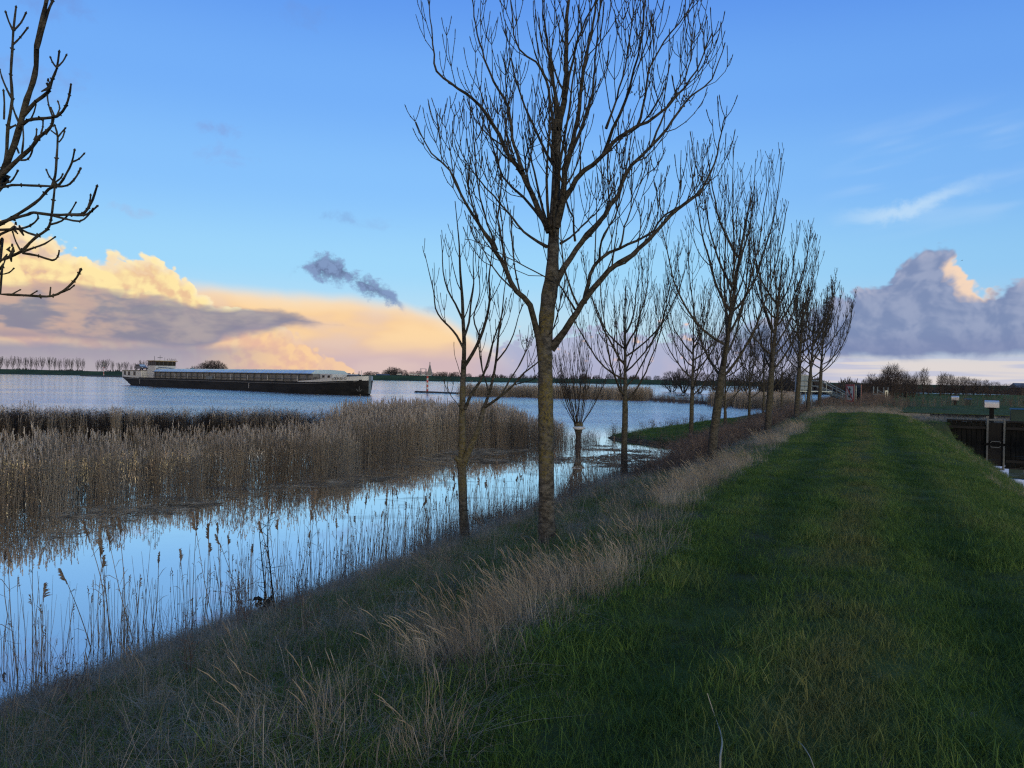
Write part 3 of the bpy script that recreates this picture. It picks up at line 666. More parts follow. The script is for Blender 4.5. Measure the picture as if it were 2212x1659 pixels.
def near_left_ash():
    """its trunk stands just outside the frame; the branch ends reach in"""
    rng = np.random.RandomState(8); f0 = 3.15
    base = np.array([*fr(3.1, -3.05)[:2], 0]); base[2] = float(gz(base[0], base[1])) - .05
    tr, cr = Wood(), Wood()
    top = np.array([base[0] - .05, base[1], 7.5])
    T = smooth_path([base, base + [.02, .02, 1.5], base * [1, 1, 0] + [-.03, .03, 3.2], base * [1, 1, 0] + [.02, 0, 5.2], top], .12)
    tr.tube(T, np.interp(np.linspace(0, 1, len(T)), [0, .05, .4, 1], [.15, .11, .085, .03]), 12)
    k = 1300 / 1659 / 1.8228                             # crop pixels to photograph pixels
    def q(pts, da, db): return [np.array(at_d(x * k, y * k, f0 + da + (db - da) * i / max(1, len(pts) - 1))) for i, (x, y) in enumerate(pts)]
    zt = lambda z: T[int(np.argmin(abs(T[:, 2] - z)))]
    fam = [ # (trunk height of origin, traced points, depth offsets, radii)
        (2.7, [(-60, 1010), (-10, 930), (30, 830), (75, 720), (105, 610), (135, 500), (165, 415), (182, 330), (184, 230), (205, 130), (228, 30), (250, -80)], .1, 0, .034, .011),
        (None, [(186, 250), (210, 170), (240, 60), (262, 10), (285, -60)], 0, .05, .010, .006),
        (2.9, [(-40, 980), (0, 900), (30, 800), (40, 640), (62, 500), (54, 380), (62, 250), (67, 155), (80, 40)], .2, .2, .022, .006),
        (None, [(62, 500), (35, 450), (10, 390), (0, 350)], .2, .3, .007, .004),
        (None, [(67, 155), (45, 110), (30, 65)], .2, .2, .006, .005), (None, [(67, 155), (105, 115), (128, 70)], .2, .2, .006, .005), (None, [(65, 225), (100, 190), (135, 145)], .2, .2, .006, .005),
        (None, [(120, 580), (180, 510), (240, 465), (262, 400), (285, 345), (297, 265)], .05, -.1, .012, .005),
        (None, [(285, 340), (265, 315), (255, 292)], -.1, -.1, .005, .004), (None, [(285, 340), (315, 310), (332, 280)], -.1, -.1, .005, .004),
        (None, [(95, 640), (140, 605), (200, 596), (265, 590), (300, 575), (330, 535), (348, 480), (356, 428)], .05, -.2, .011, .005),
        (None, [(265, 588), (245, 530), (238, 485)], -.15, -.15, .005, .004), (None, [(275, 585), (258, 545)], -.15, -.15, .004, .004), (None, [(285, 580), (300, 545), (293, 515)], -.15, -.15, .004, .004), (None, [(265, 590), (262, 625), (235, 660), (195, 690), (160, 740), (115, 780), (60, 830), (0, 890), (-60, 960)], -.15, .1, .007, .015),
        (None, [(105, 805), (140, 800), (160, 765), (170, 720)], .0, -.1, .006, .004), (None, [(110, 770), (118, 700), (115, 640)], .0, .0, .006, .004), (None, [(205, 672), (215, 640), (216, 610)], -.1, -.1, .005, .004), (None, [(170, 705), (182, 680), (184, 655)], -.1, -.1, .005, .004),
        (2.3, [(-80, 955), (0, 945), (60, 930), (150, 932), (240, 935), (310, 937), (350, 925), (385, 885), (403, 850)], .1, -.1, .016, .005),
        (2.0, [(-120, 1190), (-40, 1150), (50, 1100), (140, 1045), (200, 1000), (245, 950), (300, 925), (335, 870), (360, 820), (374, 758)], .2, -.1, .024, .005),
        (None, [(360, 815), (395, 800), (420, 775)], -.1, -.1, .005, .004), (None, [(262, 935), (278, 880), (284, 800), (290, 690), (277, 635)], -.1, -.1, .008, .005), (None, [(290, 690), (310, 665), (325, 648)], -.1, -.1, .005, .004), (None, [(296, 715), (315, 690), (323, 665)], -.1, -.1, .004, .004), (None, [(288, 680), (262, 660)], -.1, -.1, .004, .004), (None, [(285, 925), (250, 890), (235, 858)], -.1, -.1, .005, .004), (None, [(280, 915), (305, 895), (313, 880)], -.1, -.1, .005, .004),
        (1.9, [(-120, 1180), (-30, 1130), (60, 1100), (140, 1078), (170, 1068), (260, 1080), (350, 1078), (410, 1076), (440, 1050), (465, 1005), (486, 940)], .0, -.3, .018, .006),
        (None, [(350, 1078), (420, 1082), (455, 1065), (486, 1038)], -.25, -.3, .007, .005), (None, [(260, 1082), (330, 1100), (400, 1112), (440, 1085), (465, 1050)], -.2, -.3, .006, .004), (None, [(440, 1050), (452, 1010), (455, 985)], -.3, -.3, .005, .004),
        (1.75, [(-100, 1340), (0, 1310), (60, 1285), (110, 1262), (150, 1220), (190, 1185), (235, 1155), (255, 1110), (268, 1010), (276, 930)], .1, -.1, .020, .006),
        (None, [(115, 1265), (170, 1245), (225, 1225), (275, 1192)], 0, -.1, .007, .004), (None, [(115, 1272), (190, 1285), (262, 1308), (290, 1290), (297, 1262)], 0, -.1, .007, .004), (None, [(255, 1128), (310, 1110), (350, 1070), (380, 1020)], -.1, -.2, .006, .004), (None, [(105, 1262), (80, 1215), (65, 1170)], 0, 0, .005, .004), (None, [(190, 1185), (140, 1170), (80, 1148), (0, 1178)], 0, .2, .006, .008), (None, [(0, 1155), (90, 1150), (150, 1135), (190, 1100), (188, 1075)], .1, 0, .008, .004),
        (1.55, [(-100, 1470), (0, 1478), (80, 1482), (160, 1486), (235, 1490), (290, 1478), (345, 1440), (385, 1395), (404, 1358)], .1, -.1, .013, .006),
        (None, [(60, 1478), (98, 1458)], 0, 0, .004, .004), (None, [(150, 1484), (182, 1465)], 0, 0, .004, .004), (None, [(250, 1488), (254, 1450)], 0, 0, .005, .004), (None, [(300, 1472), (345, 1455), (368, 1438)], 0, 0, .006, .004),
        (2.1, [(-60, 1385), (0, 1380), (45, 1370), (68, 1350)], .1, 0, .006, .004), (2.4, [(-40, 920), (0, 922), (50, 915), (75, 885), (88, 860)], .1, 0, .007, .005),
        (None, [(40, 650), (75, 630), (110, 632), (160, 590), (180, 530)], .2, .1, .006, .004), (None, [(95, 770), (80, 730)], .1, .1, .006, .005), (None, [(20, 600), (22, 520), (18, 460)], .2, .2, .006, .005), (None, [(95, 615), (75, 570), (62, 530)], .1, .2, .007, .005)]
    sp = Sprouter(rng, cr, settings(buds=True, levels=2, dens=[1.6, 2.0], len=[.6, .3]))
    def knobs(Q, rr):                                    # swollen opposite buds along the young wood
        for i in range(1, len(Q) - 1):
            if rr[i] < .0085 and i % 2 == 0:
                t = unit(Q[i+1] - Q[i-1]); e = unit(np.cross(t, rng.normal(0, 1, 3)))
                for sg in (-1, 1): cr.tube(np.array([Q[i], Q[i] + e * sg * rr[i] * 1.7 + t * rr[i] * 1.2]), [rr[i] * .9, rr[i] * .45], 5)
    for z0, pts, da, db, r0, r1 in fam:
        pp = q(pts, da, db)
        if z0: pp = [zt(z0 + .1)] + pp
        Q = smooth_path(pp, .045); rr = .70 * np.linspace(r0, r1, len(Q)) * (1 + .10 * np.sin(np.arange(len(Q)) * 2.1))
        t_ = unit(Q[-1] - Q[-2]); e_ = rr[-1]; Q2 = np.vstack([Q, Q[-1] + t_ * e_ * 1.2, Q[-1] + t_ * e_ * 3.4]); rr2 = np.concatenate([rr, [e_ * 1.45, e_ * .15]])
        cr.tube(Q2, rr2, 8); knobs(Q, rr)
    for _ in range(16):                                  # the rest of the crown, outside the frame
        z = rng.uniform(2.2, 6.8); a = rng.uniform(-2.6, 1.6)
        d = np.array(RGT) * -abs(math.cos(a)) + np.array(FWD) * math.sin(a) + UP * .8
        sp.shoot(zt(z), unit(d), rng.uniform(1.2, 2.2), .022, 1)
    seeds(cr, rng, [np.array(at_d(62 * k, 1240 * k, f0)), np.array(at_d(243 * k, 410 * k, f0 - .05)), np.array(at_d(80 * k, 1130 * k, f0))], 3, .010)
    make_tree('ash_tree', tuple(base), 'nearest bare ash, only its knobbly branch ends showing at the left edge', tr.mesh('left_trunk', base), cr.mesh('left_crown', base), 'bare ash trees along the dike', M['bark'], M['limb'])
near_left_ash()

def grown_tree(seed, H, r0, fork, spread, st, limbs=9, lean=0.0, nk=1.0):
    """a bare vase-shaped tree of height H whose limbs start at height fork; spread is the crown half width"""
    rng = np.random.RandomState(seed); tr, cr = Wood(), Wood(); sp = Sprouter(rng, cr, st)
    lv = np.array(RGT)[:2] * lean + rng.normal(0, .008, 2); zs = np.linspace(0, H * .80, 26)
    T = np.stack([lv[0] * zs ** 1.25 / H ** .25 + rng.normal(0, .010, 26).cumsum() * .6, lv[1] * zs ** 1.25 / H ** .25 + rng.normal(0, .010, 26).cumsum() * .6, zs], 1); T[0, :2] = 0
    rad = np.interp(zs / H, [0, .03, .2, fork / H, fork / H + .05, .8], [r0 * 1.4, r0 * 1.08, r0 * .95, r0 * .92, r0 * .66, r0 * .14])
    i0 = int(np.searchsorted(zs, fork)) + 3
    tr.tube(T[:i0 + 1], rad[:i0 + 1], 10); cr.tube(T[i0:], rad[i0:], 6)
    sp.side(T[i0:], rad[i0:], H - fork, 1, .1, dens=2.6)
    for j in range(limbs):
        t = fork + (H * .62 - fork) * (j / limbs) ** 1.1 * rng.uniform(.9, 1.1); i = int(np.argmin(abs(zs - t)))
        a = j * 2.4 + rng.uniform(-.4, .4); out = np.array([math.cos(a), math.sin(a), 0])
        L = min((H - t) * rng.uniform(.80, .98), spread * 2.6); wide = spread * rng.uniform(.7, 1.05) * min(1, (H - t) / (H - fork) + .15)
        n = 12; u = np.linspace(0, 1, n)
        Q = T[i] + out * (wide * (1 - (1 - u) ** rng.uniform(1.2, 2.0)))[:, None] + UP * (L * (u * .45 + u ** 2 * .55))[:, None] * .92
        Q[1:] += rng.normal(0, .035 * nk, (n - 1, 3)).cumsum(0) * .5
        rr = np.linspace(r0 * rng.uniform(.28, .42), st['tip'] * 1.4, n)
        cr.tube(Q, rr, 6); sp.side(Q, rr, L, 1, .16)
    return tr, cr
def place(name, seed, base, H, r0, fork, spread, st, label, group, **k):
    tr, cr = grown_tree(seed, H, r0, fork, spread, st, **k)
    return make_tree(name, base, label, tr.mesh(name + '_trunk'), cr.mesh(name + '_crown'), group, M['bark_row'], M['limb'])

ST1 = settings(dens=[2.7, 2.9, 3.2], len=[1.30, .72, .38], ang=(24, 48), tip=.0048, k=1.6)
ST2 = settings(dens=[2.4, 2.7, 2.6], len=[1.4, .75, .4], ang=(24, 44), tip=.0066, k=2.0, buds=False)
ST3 = settings(dens=[2.1, 2.3, 2.1], len=[1.5, .9, .46], ang=(24, 44), tip=.0092, k=3.0)
def on_row(px, u):                           # plan point on the line u = const that the photograph shows at column px
    d = ray(px, 820); t = u / d.x; return gpt(u, d.y * t) - Vector((0, 0, .06))
G1 = 'bare ash trees along the dike'
ROW = [ # column, row line, height, trunk radius, fork height, spread, lean, settings, label
    (1540, -3.4, 8.4, .108, 2.1, 1.65, .135, ST1, 'tall bare ash with mossy trunk, next in line behind the biggest ash'),
    (1660, -3.4, 8.8, .125, 2.4, 1.9, .08, ST2, 'bare ash with straight mossy trunk, third in the line beside the path'),
    (1721, -3.4, 8.8, .13, 2.6, 2.1, .05, ST2, 'dark bare ash close left of the grey gauge cabinet'),
    (1746, -3.4, 9.3, .13, 2.4, 2.2, .06, ST3, 'bare ash standing in front of the grey gauge cabinet'),
    (1771, -3.3, 10.0, .14, 3.0, 2.6, .05, ST3, 'farthest bare ash of the line, over the gauge cabinet stair'),
    (1353, -6.3, 7.0, .090, 2.2, 2.0, .0, ST1, 'young bare ash on the slope between the big ash and the spit'),
    (1495, -6.3, 7.4, .090, 2.4, 2.1, .0, ST1, 'young bare ash left of the second tall ash'),
    (1568, -6.3, 6.2, .080, 1.5, 1.9, .0, ST2, 'small bare ash just right of the second tall ash'),
    (1620, -6.3, 6.9, .085, 1.9, 2.1, .0, ST2, 'small bare ash halfway between the second and third tall ashes'),
    (1650, -6.3, 7.4, .085, 1.9, 2.2, .0, ST2, 'small bare ash half hidden behind the third tall ash trunk'),
    (1690, -6.3, 7.6, .09, 1.8, 2.3, .0, ST3, 'small bare ash in the gap left of the dark ash near the cabinet')]
for i, (px, u, H, r0, fk, spd, ln, st, lab) in enumerate(ROW):
    place('ash_tree', 40 + i, on_row(px, u), H, r0, fk, spd, st, lab, G1, limbs=13 if u > -5 else 12, lean=ln)

def pollard():
    rng = np.random.RandomState(3); b = at_z(1249, 966, 0.0); base = np.array([b.x, b.y, -.1]); tr, cr = Wood(), Wood()
    f = b.x * FWD.x + b.y * FWD.y
    zs = np.linspace(0, 1.15, 9); T = np.stack([rng.normal(0, .012, 9), rng.normal(0, .012, 9), zs], 1)
    tr.tube(T, [.20, .155, .13, .125, .13, .14, .18, .22, .18], 12)
    for k in range(9):
        a = k * .7 + rng.rand(); p = T[-1] + [math.cos(a) * .13, math.sin(a) * .13, -.03 + rng.rand() * .1]
        tr.tube(np.array([p - [0, 0, .12], p, p + [0, 0, .10]]), [.07, .10, .04], 7)
    sp = Sprouter(rng, cr, settings(dens=[1.6, 1.4], len=[1.1, .5], ang=(14, 30), tip=.0065, levels=2, up=.5, kink=.10))
    for k in range(38):
        a = rng.rand() * 6.28; o = rng.uniform(.1, .75); d = unit(np.array([math.cos(a) * o, math.sin(a) * o, 1]))
        sp.shoot(T[-1] + np.array([math.cos(a), math.sin(a), 0]) * .13, d, rng.uniform(3.2, 5.3) * (1.1 - o * .4), rng.uniform(.011, .022), 1, .6)
    r = make_tree('pollard_willow', tuple(base), 'pollarded willow with long upright shoots at the end of the reed bed', tr.mesh('willow_trunk'), cr.mesh('willow_crown'), None, M['bark_plain'], M['twig'])
    # whitish lens-shaped float lodged against the trunk
    fl = bmesh.new(); bmesh.ops.create_uvsphere(fl, u_segments=20, v_segments=12, radius=1)
    for v in fl.verts:
        x, y, z = v.co; w = max(0, 1 - abs(x)) ** .25 if abs(x) < 1 else 0
        v.co = (x * .31, y * .13 * (.4 + .6 * w), z * (.075 if z > 0 else .10) + .02 * x * x)
    me = bpy.data.meshes.new('float'); fl.to_mesh(me); fl.free()
    o = link('mooring_float', me, simple('float_white', (.46, .48, .51), .5, .12, 4.0), None, True)
    p = Vector((base[0], base[1], 0)) - FWD * .30; o.location = (p.x, p.y, .93); o.rotation_euler = (R(8), 0, YAW)
    tag(o, 'whitish lens-shaped float lodged against the pollarded willow trunk', 'float')
pollard()

# ------------------------------------------------------------------ cargo barge on the river
M['hull'] = simple('hull_black', (.010, .011, .013), .75, .5, .35, dirt=(.022, .020, .019), st=(.6, 1, 3))
M['white'] = simple('paint_white', (.47, .48, .49), .5, .10, .5, dirt=(.33, .31, .29))
M['coam'] = simple('coaming_grey', (.165, .165, .165), .6, .25, .3, dirt=(.08, .075, .07))
M['rib'] = simple('rib_dark', (.055, .058, .062), .6, .3, .5)
M['hatch'] = simple('hatch_alu', (.52, .60, .64), .42, .12, .25, metal=.5)
M['glass'] = simple('window_dark', (.020, .018, .017), .12, .3, 1.0)
M['amber'] = simple('roof_edge', (.34, .22, .09), .6, .2, 1.0)
M['steel'] = simple('steel_blue', (.150, .180, .200), .5, .2, 1.0, metal=.3)
M['red'] = simple('paint_red', (.38, .055, .045), .6, .2, 1.5, dirt=(.25, .10, .08))
M['cream'] = simple('sign_cream', (.58, .57, .48), .6, .12, 1.2, dirt=(.45, .42, .33))
M['black'] = simple('paint_black', (.006, .006, .0065), .6, .2, 1.0)
M['alu'] = simple('aluminium', (.62, .62, .63), .38, .12, 3.0, metal=.75)
M['green'] = simple('cabinet_green', (.010, .035, .028), .5, .3, 1.0)
M['plank'] = simple('plank_dark', (.0065, .0068, .0075), .9, .5, 3.0, dirt=(.004, .0055, .0045), st=(3, 3, .4), bmp=.5)
M['grey'] = simple('cabinet_grey', (.12, .17, .215), .5, .12, 1.0)
M['galv'] = simple('galvanised', (.20, .24, .26), .5, .2, 2.0, metal=.5)
M['gate_steel'] = simple('gate_steel', (.085, .095, .10), .6, .3, 2.0, dirt=(.05, .04, .035))

def barge():
    h = Vector((.7395, -.6731)); O = fr(187.0 + .6731 * 8.9, -91.0 - .7395 * 8.9); beam = 9.0
    ax = RGT * h.x + FWD * h.y; ay = RGT * -h.y + FWD * h.x
    root = empty('cargo_barge', tuple(O + ay * beam / 2), 'long black cargo barge with pale hatch covers moving along the river', 'barge', None, math.atan2(ax.y, ax.x))
    root.scale = (1.03, 1, 1)
    # half breadth at deck and waterline, sheer
    X = [-4.2, -3.6, -2, 1, 5, 12, 30, 50, 68, 78, 82, 85, 87.5, 89.5, 91, 91.9]
    BD = [2.6, 3.3, 4.0, 4.4, 4.5, 4.5, 4.5, 4.5, 4.5, 4.5, 4.35, 3.95, 3.3, 2.4, 1.35, .25]
    BW = [.05, .15, 1.2, 3.2, 4.2, 4.5, 4.5, 4.5, 4.5, 4.4, 4.1, 3.5, 2.7, 1.7, .8, .08]
    ZD = [2.35, 2.3, 2.2, 2.1, 2.0, 2.0, 2.0, 2.0, 2.0, 2.05, 2.15, 2.3, 2.45, 2.55, 2.6, 2.65]
    ZB = [1.35, .9, .3, -.8, -.9, -.9, -.9, -.9, -.9, -.9, -.9, -.9, -.9, -.9, -.9, -.9]
    V, F = [], []; nx = len(X)
    for i in range(nx):
        bm_ = BW[i] + (BD[i] - BW[i]) * .6
        half = [(BW[i] * .8, ZB[i]), (BW[i], max(0, ZB[i] + .05)), (bm_, max(.9, ZB[i] + .3)), (BD[i], ZD[i] - .3), (BD[i], ZD[i])]
        for y, z in [(-y, z) for y, z in reversed(half)] + half: V.append((X[i], y, z))
    k = 10
    for i in range(nx - 1):
        for j in range(k): F.append((i*k + j, i*k + (j+1) % k, (i+1)*k + (j+1) % k, (i+1)*k + j))
    F += [tuple(range(k)), tuple((nx-1)*k + j for j in reversed(range(k)))]
    m = MB(); m.v, m.f = V, F
    hull = m.build('hull', M['hull'], root)
    def wall(name, x0, x1, z0, z1, off, mat, n=26, thick=.12, taper=None):     # a band of plating that follows the deck edge
        q = MB(); xs = np.linspace(x0, x1, n); rows = []
        for s_ in (-1, 1):
            vs, fs = [], []
            for x in xs:
                b = np.interp(x, X, BD) + off; zd = np.interp(x, X, ZD); t = (x - x0) / (x1 - x0)
                a = zd + z0(t); c = zd + z1(t)
                vs += [(x, s_ * b, a), (x, s_ * b, c), (x, s_ * max(b - thick, 0), c), (x, s_ * max(b - thick, 0), a)]
            for i in range(n - 1):
                for j in range(4): fs.append((i*4 + j, i*4 + (j+1) % 4, (i+1)*4 + (j+1) % 4, (i+1)*4 + j))
            fs += [(0, 1, 2, 3), tuple((n-1)*4 + j for j in (3, 2, 1, 0))]
            q.add(vs, fs)
        return q.build(name, mat, root)
    bowb = wall('bow_bulwark', 77.0, 91.9, lambda t: -.06 - .12 * t, lambda t: .10 + .48 * min(1, t * 1.1), .03, M['white'])
    wall('stern_bulwark', -4.2, 9.0, lambda t: -.05, lambda t: .02 + .50 * (1 - t) ** .5, .03, M['white'])
    wall('rubbing_strake', -3.6, 90.5, lambda t: -.42, lambda t: -.28, .07, M['rib'], 40)
    m = MB(); m.box((91.75, 0, 1.75), (.5, .5, 3.1)); m.build('stem_post', M['steel'], root)
    # hold
    m = MB(); m.prism([(-3.7, 1.9), (-3.7, 3.45), (3.7, 3.45), (3.7, 1.9)], 'x', 15.5, 80.5); coam = m.build('hold_coaming', M['coam'], root)
    for x in np.arange(16.5, 80, 2.6):
        for s_ in (-1, 1): MB().box((x, s_ * 3.82, 2.70), (.16, .24, 1.42)).build('coaming_rib', M['rib'], coam)
    m = MB()
    for s_ in (-1, 1): m.box((48, s_ * 3.86, 2.55), (64.4, .14, .10)); m.box((48, s_ * 3.93, 3.44), (65.2, .30, .12))
    m.build('coaming_rails', M['rib'], coam)
    m = MB(); ks = [-3.95, -3.1, 0, 3.1, 3.95]; zs = [3.50, 4.02, 4.16, 4.02, 3.50]
    for i, x in enumerate(np.arange(15.6, 79.5, 1.62)):
        m.prism([(y, z + .03) for y, z in zip(ks, zs)] + [(3.9, 3.50), (-3.9, 3.50)], 'x', x, x + 1.46)
        m.prism([(y, z + .10) for y, z in zip(ks, zs)] + [(3.9, 3.49), (-3.9, 3.49)], 'x', x + 1.46, x + 1.62)
    m.build('hatch_covers', M['hatch'], root)
    m = MB()
    for x in np.arange(11, 80, 2.9):
        m.tube([(x, -4.42, 1.98), (x, -4.42, 2.95)], .035, 5)
    for z in (2.5, 2.93): m.tube([(11, -4.42, z), (80, -4.42, z)], .02, 4)
    m.build('side_railing', M['rib'], root)
    for x in (20, 27, 33, 40, 45.2, 52, 58.6, 66, 71, 76): MB().box((x, -4.0, 2.62), (.12, .06, .9)).build('stanchion', M['white'], root)
    m = MB(); m.box((43, -3.96, 2.35), (2.6, .1, .7)); m.build('side_locker', M['steel'], root)
    # aft accommodation and wheelhouse
    m = MB(); m.box((2.4, 0, 2.85), (11.6, 7.2, 1.75), bev=.12); dh = m.build('deckhouse', M['white'], root)
    m = MB(); m.box((2.4, 0, 3.76), (12.0, 7.6, .10)); m.build('deck_roof', M['rib'], dh)
    for x in (-1.6, .9, 4.2):
        m = MB(); m.box((x, -3.62, 2.98), (1.15, .08, .85)); w = m.build('window', M['glass'], dh)
        MB().box((x, -3.63, 3.44), (1.3, .08, .07)).build('lintel', M['rib'], w); MB().box((x, -3.63, 2.52), (1.3, .08, .07)).build('sill', M['rib'], w)
    m = MB(); m.box((11.2, 0, 3.0), (4.8, 5.2, 2.1), bev=.1); lower = m.build('wheelhouse_base', M['white'], root)
    m = MB(); m.box((11.2, 0, 4.50), (4.2, 4.8, .9), bev=.06); wh = m.build('wheelhouse', M['white'], root)
    m = MB(); m.box((11.2, 0, 5.47), (4.1, 4.7, 1.05)); gl = m.build('wheelhouse_windows', M['glass'], wh)
    for x in (9.15, 10.2, 11.25, 12.3, 13.26):
        for s_ in (-1, 1): MB().box((x, s_ * 2.37, 5.47), (.13, .09, 1.05)).build('window_post', M['rib'], wh)
    for y in (-1.6, -.55, .55, 1.6):
        for x in (9.13, 13.27): MB().box((x, y, 5.47), (.09, .13, 1.05)).build('window_post', M['rib'], wh)
    m = MB(); m.box((11.2, 0, 6.06), (5.0, 5.6, .13), bev=.04); rf = m.build('wheelhouse_roof', M['amber'], wh)
    m = MB(); m.box((11.0, 0, 6.20), (4.4, 5.0, .13)); m.build('roof_top', M['white'], rf)
    MB().tube([(9.4, -1, 6.2), (9.4, -1, 7.3)], .05, 6).build('aerial', M['rib'], rf); MB().tube([(9.4, 1.5, 6.2), (9.4, 1.5, 7.0)], .04, 6).build('aerial', M['rib'], rf); m = MB(); m.tube([(12, -.8, 6.2), (12, -.8, 7.5)], .04, 6); m.build('radar_mast', M['rib'], rf); MB().box((12, -.8, 6.9), (.10, 1.2, .12)).build('radar_bar', M['rib'], rf)
    m = MB(); m.tube([(14.4, -2.8, 3.0), (14.8, -2.8, 4.2), (16, -2.6, 4.5), (20, -2.2, 4.35), (23.5, -2, 4.0)], .11, 6); m.build('stowed_davit', M['steel'], root)
    m = MB(); m.tube([(24.5, 1.2, 3.7), (24.5, 1.2, 4.6)], .14, 6); m.box((24.5, 1.2, 4.3), (.9, .5, .4)); m.build('hatch_crane', M['steel'], root)
    m = MB(); m.box((-4.2, 0, 1.9), (.35, 2.4, 1.6)); m.tube([(-4.3, -1.6, .4), (-4.3, -1.6, 3.5)], .12, 6); m.tube([(-3.8, 0, -.8), (-3.5, 0, 1.4)], .16, 6); m.build('rudder_stock', M['hull'], root)
    # foredeck
    m = MB(); m.box((83.2, 0, 2.85), (3.8, 5.6, 1.35), bev=.1); fc = m.build('forecastle', M['white'], root)
    for x in (82.4, 84.0):
        m = MB(); m.box((x, -2.83, 3.05), (.6, .07, .4)); m.build('window', M['glass'], fc)
    m = MB(); m.tube([(87.2, -1.1, 3.0), (87.2, 1.1, 3.0)], .42, 12); m.box((87.2, 0, 2.7), (1.0, .5, .8)); m.box((86.4, .8, 2.7), (.5, .8, .7)); m.build('anchor_windlass', M['rib'], root)
    for x, y in ((80.9, -3.6), (86.0, -2.9), (88.6, -1.7), (80.9, 3.6), (88.6, 1.7)):
        m = MB(); m.tube([(x, y, 2.0), (x, y, 2.95)], .17, 8); m.tube([(x + .5, y, 2.0), (x + .5, y, 2.95)], .17, 8); m.build('bollard', M['rib'], root)
    m = MB(); m.tube([(89.6, 0, 2.5), (89.6, 0, 4.2)], .05, 6); m.build('jackstaff', M['white'], root)
    m = MB(); m.tube([(90.75, -1.3, 1.5), (90.75, -1.32, .75)], .10, 6); m.tube([(90.3, -1.6, .95), (90.5, -1.45, .62), (90.9, -1.2, .62), (91.1, -1.05, .95)], .09, 6); m.build('anchor', M['rib'], root)
    for x in (9.5, 60.0):
        for j in range(6): MB().box((x, -4.52, .55 + j * .22), (.22, .03, .09)).build('draught_mark', M['white'], hull)
    # the name on the bow, letters bent along the plating
    cu = bpy.data.curves.new('lettering', 'FONT'); cu.body = 'CAMBIO'; cu.size = .62; cu.space_character = 1.25; cu.resolution_u = 3
    to = bpy.data.objects.new('lettering', cu); COL.objects.link(to); bpy.context.view_layer.update()
    me = bpy.data.meshes.new_from_object(to.evaluated_get(bpy.context.evaluated_depsgraph_get())); bpy.data.objects.remove(to)
    xs = np.linspace(84.6, 91.9, 120); ys = np.interp(xs, X, BD) + .05; arc = np.concatenate([[0], np.cumsum(np.hypot(np.diff(xs), np.diff(ys)))])
    W = max(v.co.x for v in me.vertices); a0 = 1.6
    for v in me.vertices:
        t = a0 + v.co.x * 3.0 / W; x = float(np.interp(t, arc, xs)); y = float(np.interp(t, arc, ys))
        v.co = (x, -y - .012, float(np.interp(x, X, ZD)) + .02 + v.co.y)
    link('name_lettering', me, M['black'], bowb)
    # car parked on the roof of the aft deckhouse
    P = O + ay * (beam / 2 - 1.2) + ax * 2.4; P.z = 3.82
    car = empty('parked_car', tuple(P), 'dark blue estate car parked on the roof of the barge deckhouse', 'car', None, math.atan2(ax.y, ax.x))
    paint = simple('car_paint', (.045, .050, .075), .25, .1, 1.0); 
    m = MB(); m.prism([(-2.1, .32), (-2.1, .78), (-1.95, .9), (-.9, .94), (1.0, .92), (1.95, .78), (2.12, .62), (2.12, .32)], 'y', -.86, .86)
    m.prism([(-1.95, .9), (-1.75, 1.36), (-1.4, 1.43), (.1, 1.43), (.4, 1.38), (1.05, .92)], 'y', -.76, .76); body = m.build('body', paint, car)
    m = MB(); m.prism([(.42, 1.345), (1.02, .945), (1.06, .955), (.47, 1.365)], 'y', -.68, .68); m.build('windscreen', simple('screen', (.32, .40, .47), .1, .1, 1.0), car)
    m = MB(); m.prism([(-1.7, .97), (-1.55, 1.33), (.35, 1.33), (.85, .97)], 'y', -.775, .775); m.build('side_glass', M['glass'], car)
    for x in (-1.3, 1.35):
        for y in (-.80, .80):
            m = MB(); m.tube([(x, y - .1, .31), (x, y + .1, .31)], .31, 14); w = m.build('wheel', M['black'], car)
            m = MB(); m.tube([(x, y - .108, .31), (x, y + .108, .31)], .18, 10); m.build('rim', M['alu'], w)
    for y in (-.62, .62):
        m = MB(); m.box((2.12, y, .68), (.06, .32, .14)); m.build('headlight', M['white'], car)
    m = MB(); m.box((2.14, 0, .45), (.04, .52, .11)); m.build('number_plate', M['amber'], car)
barge()

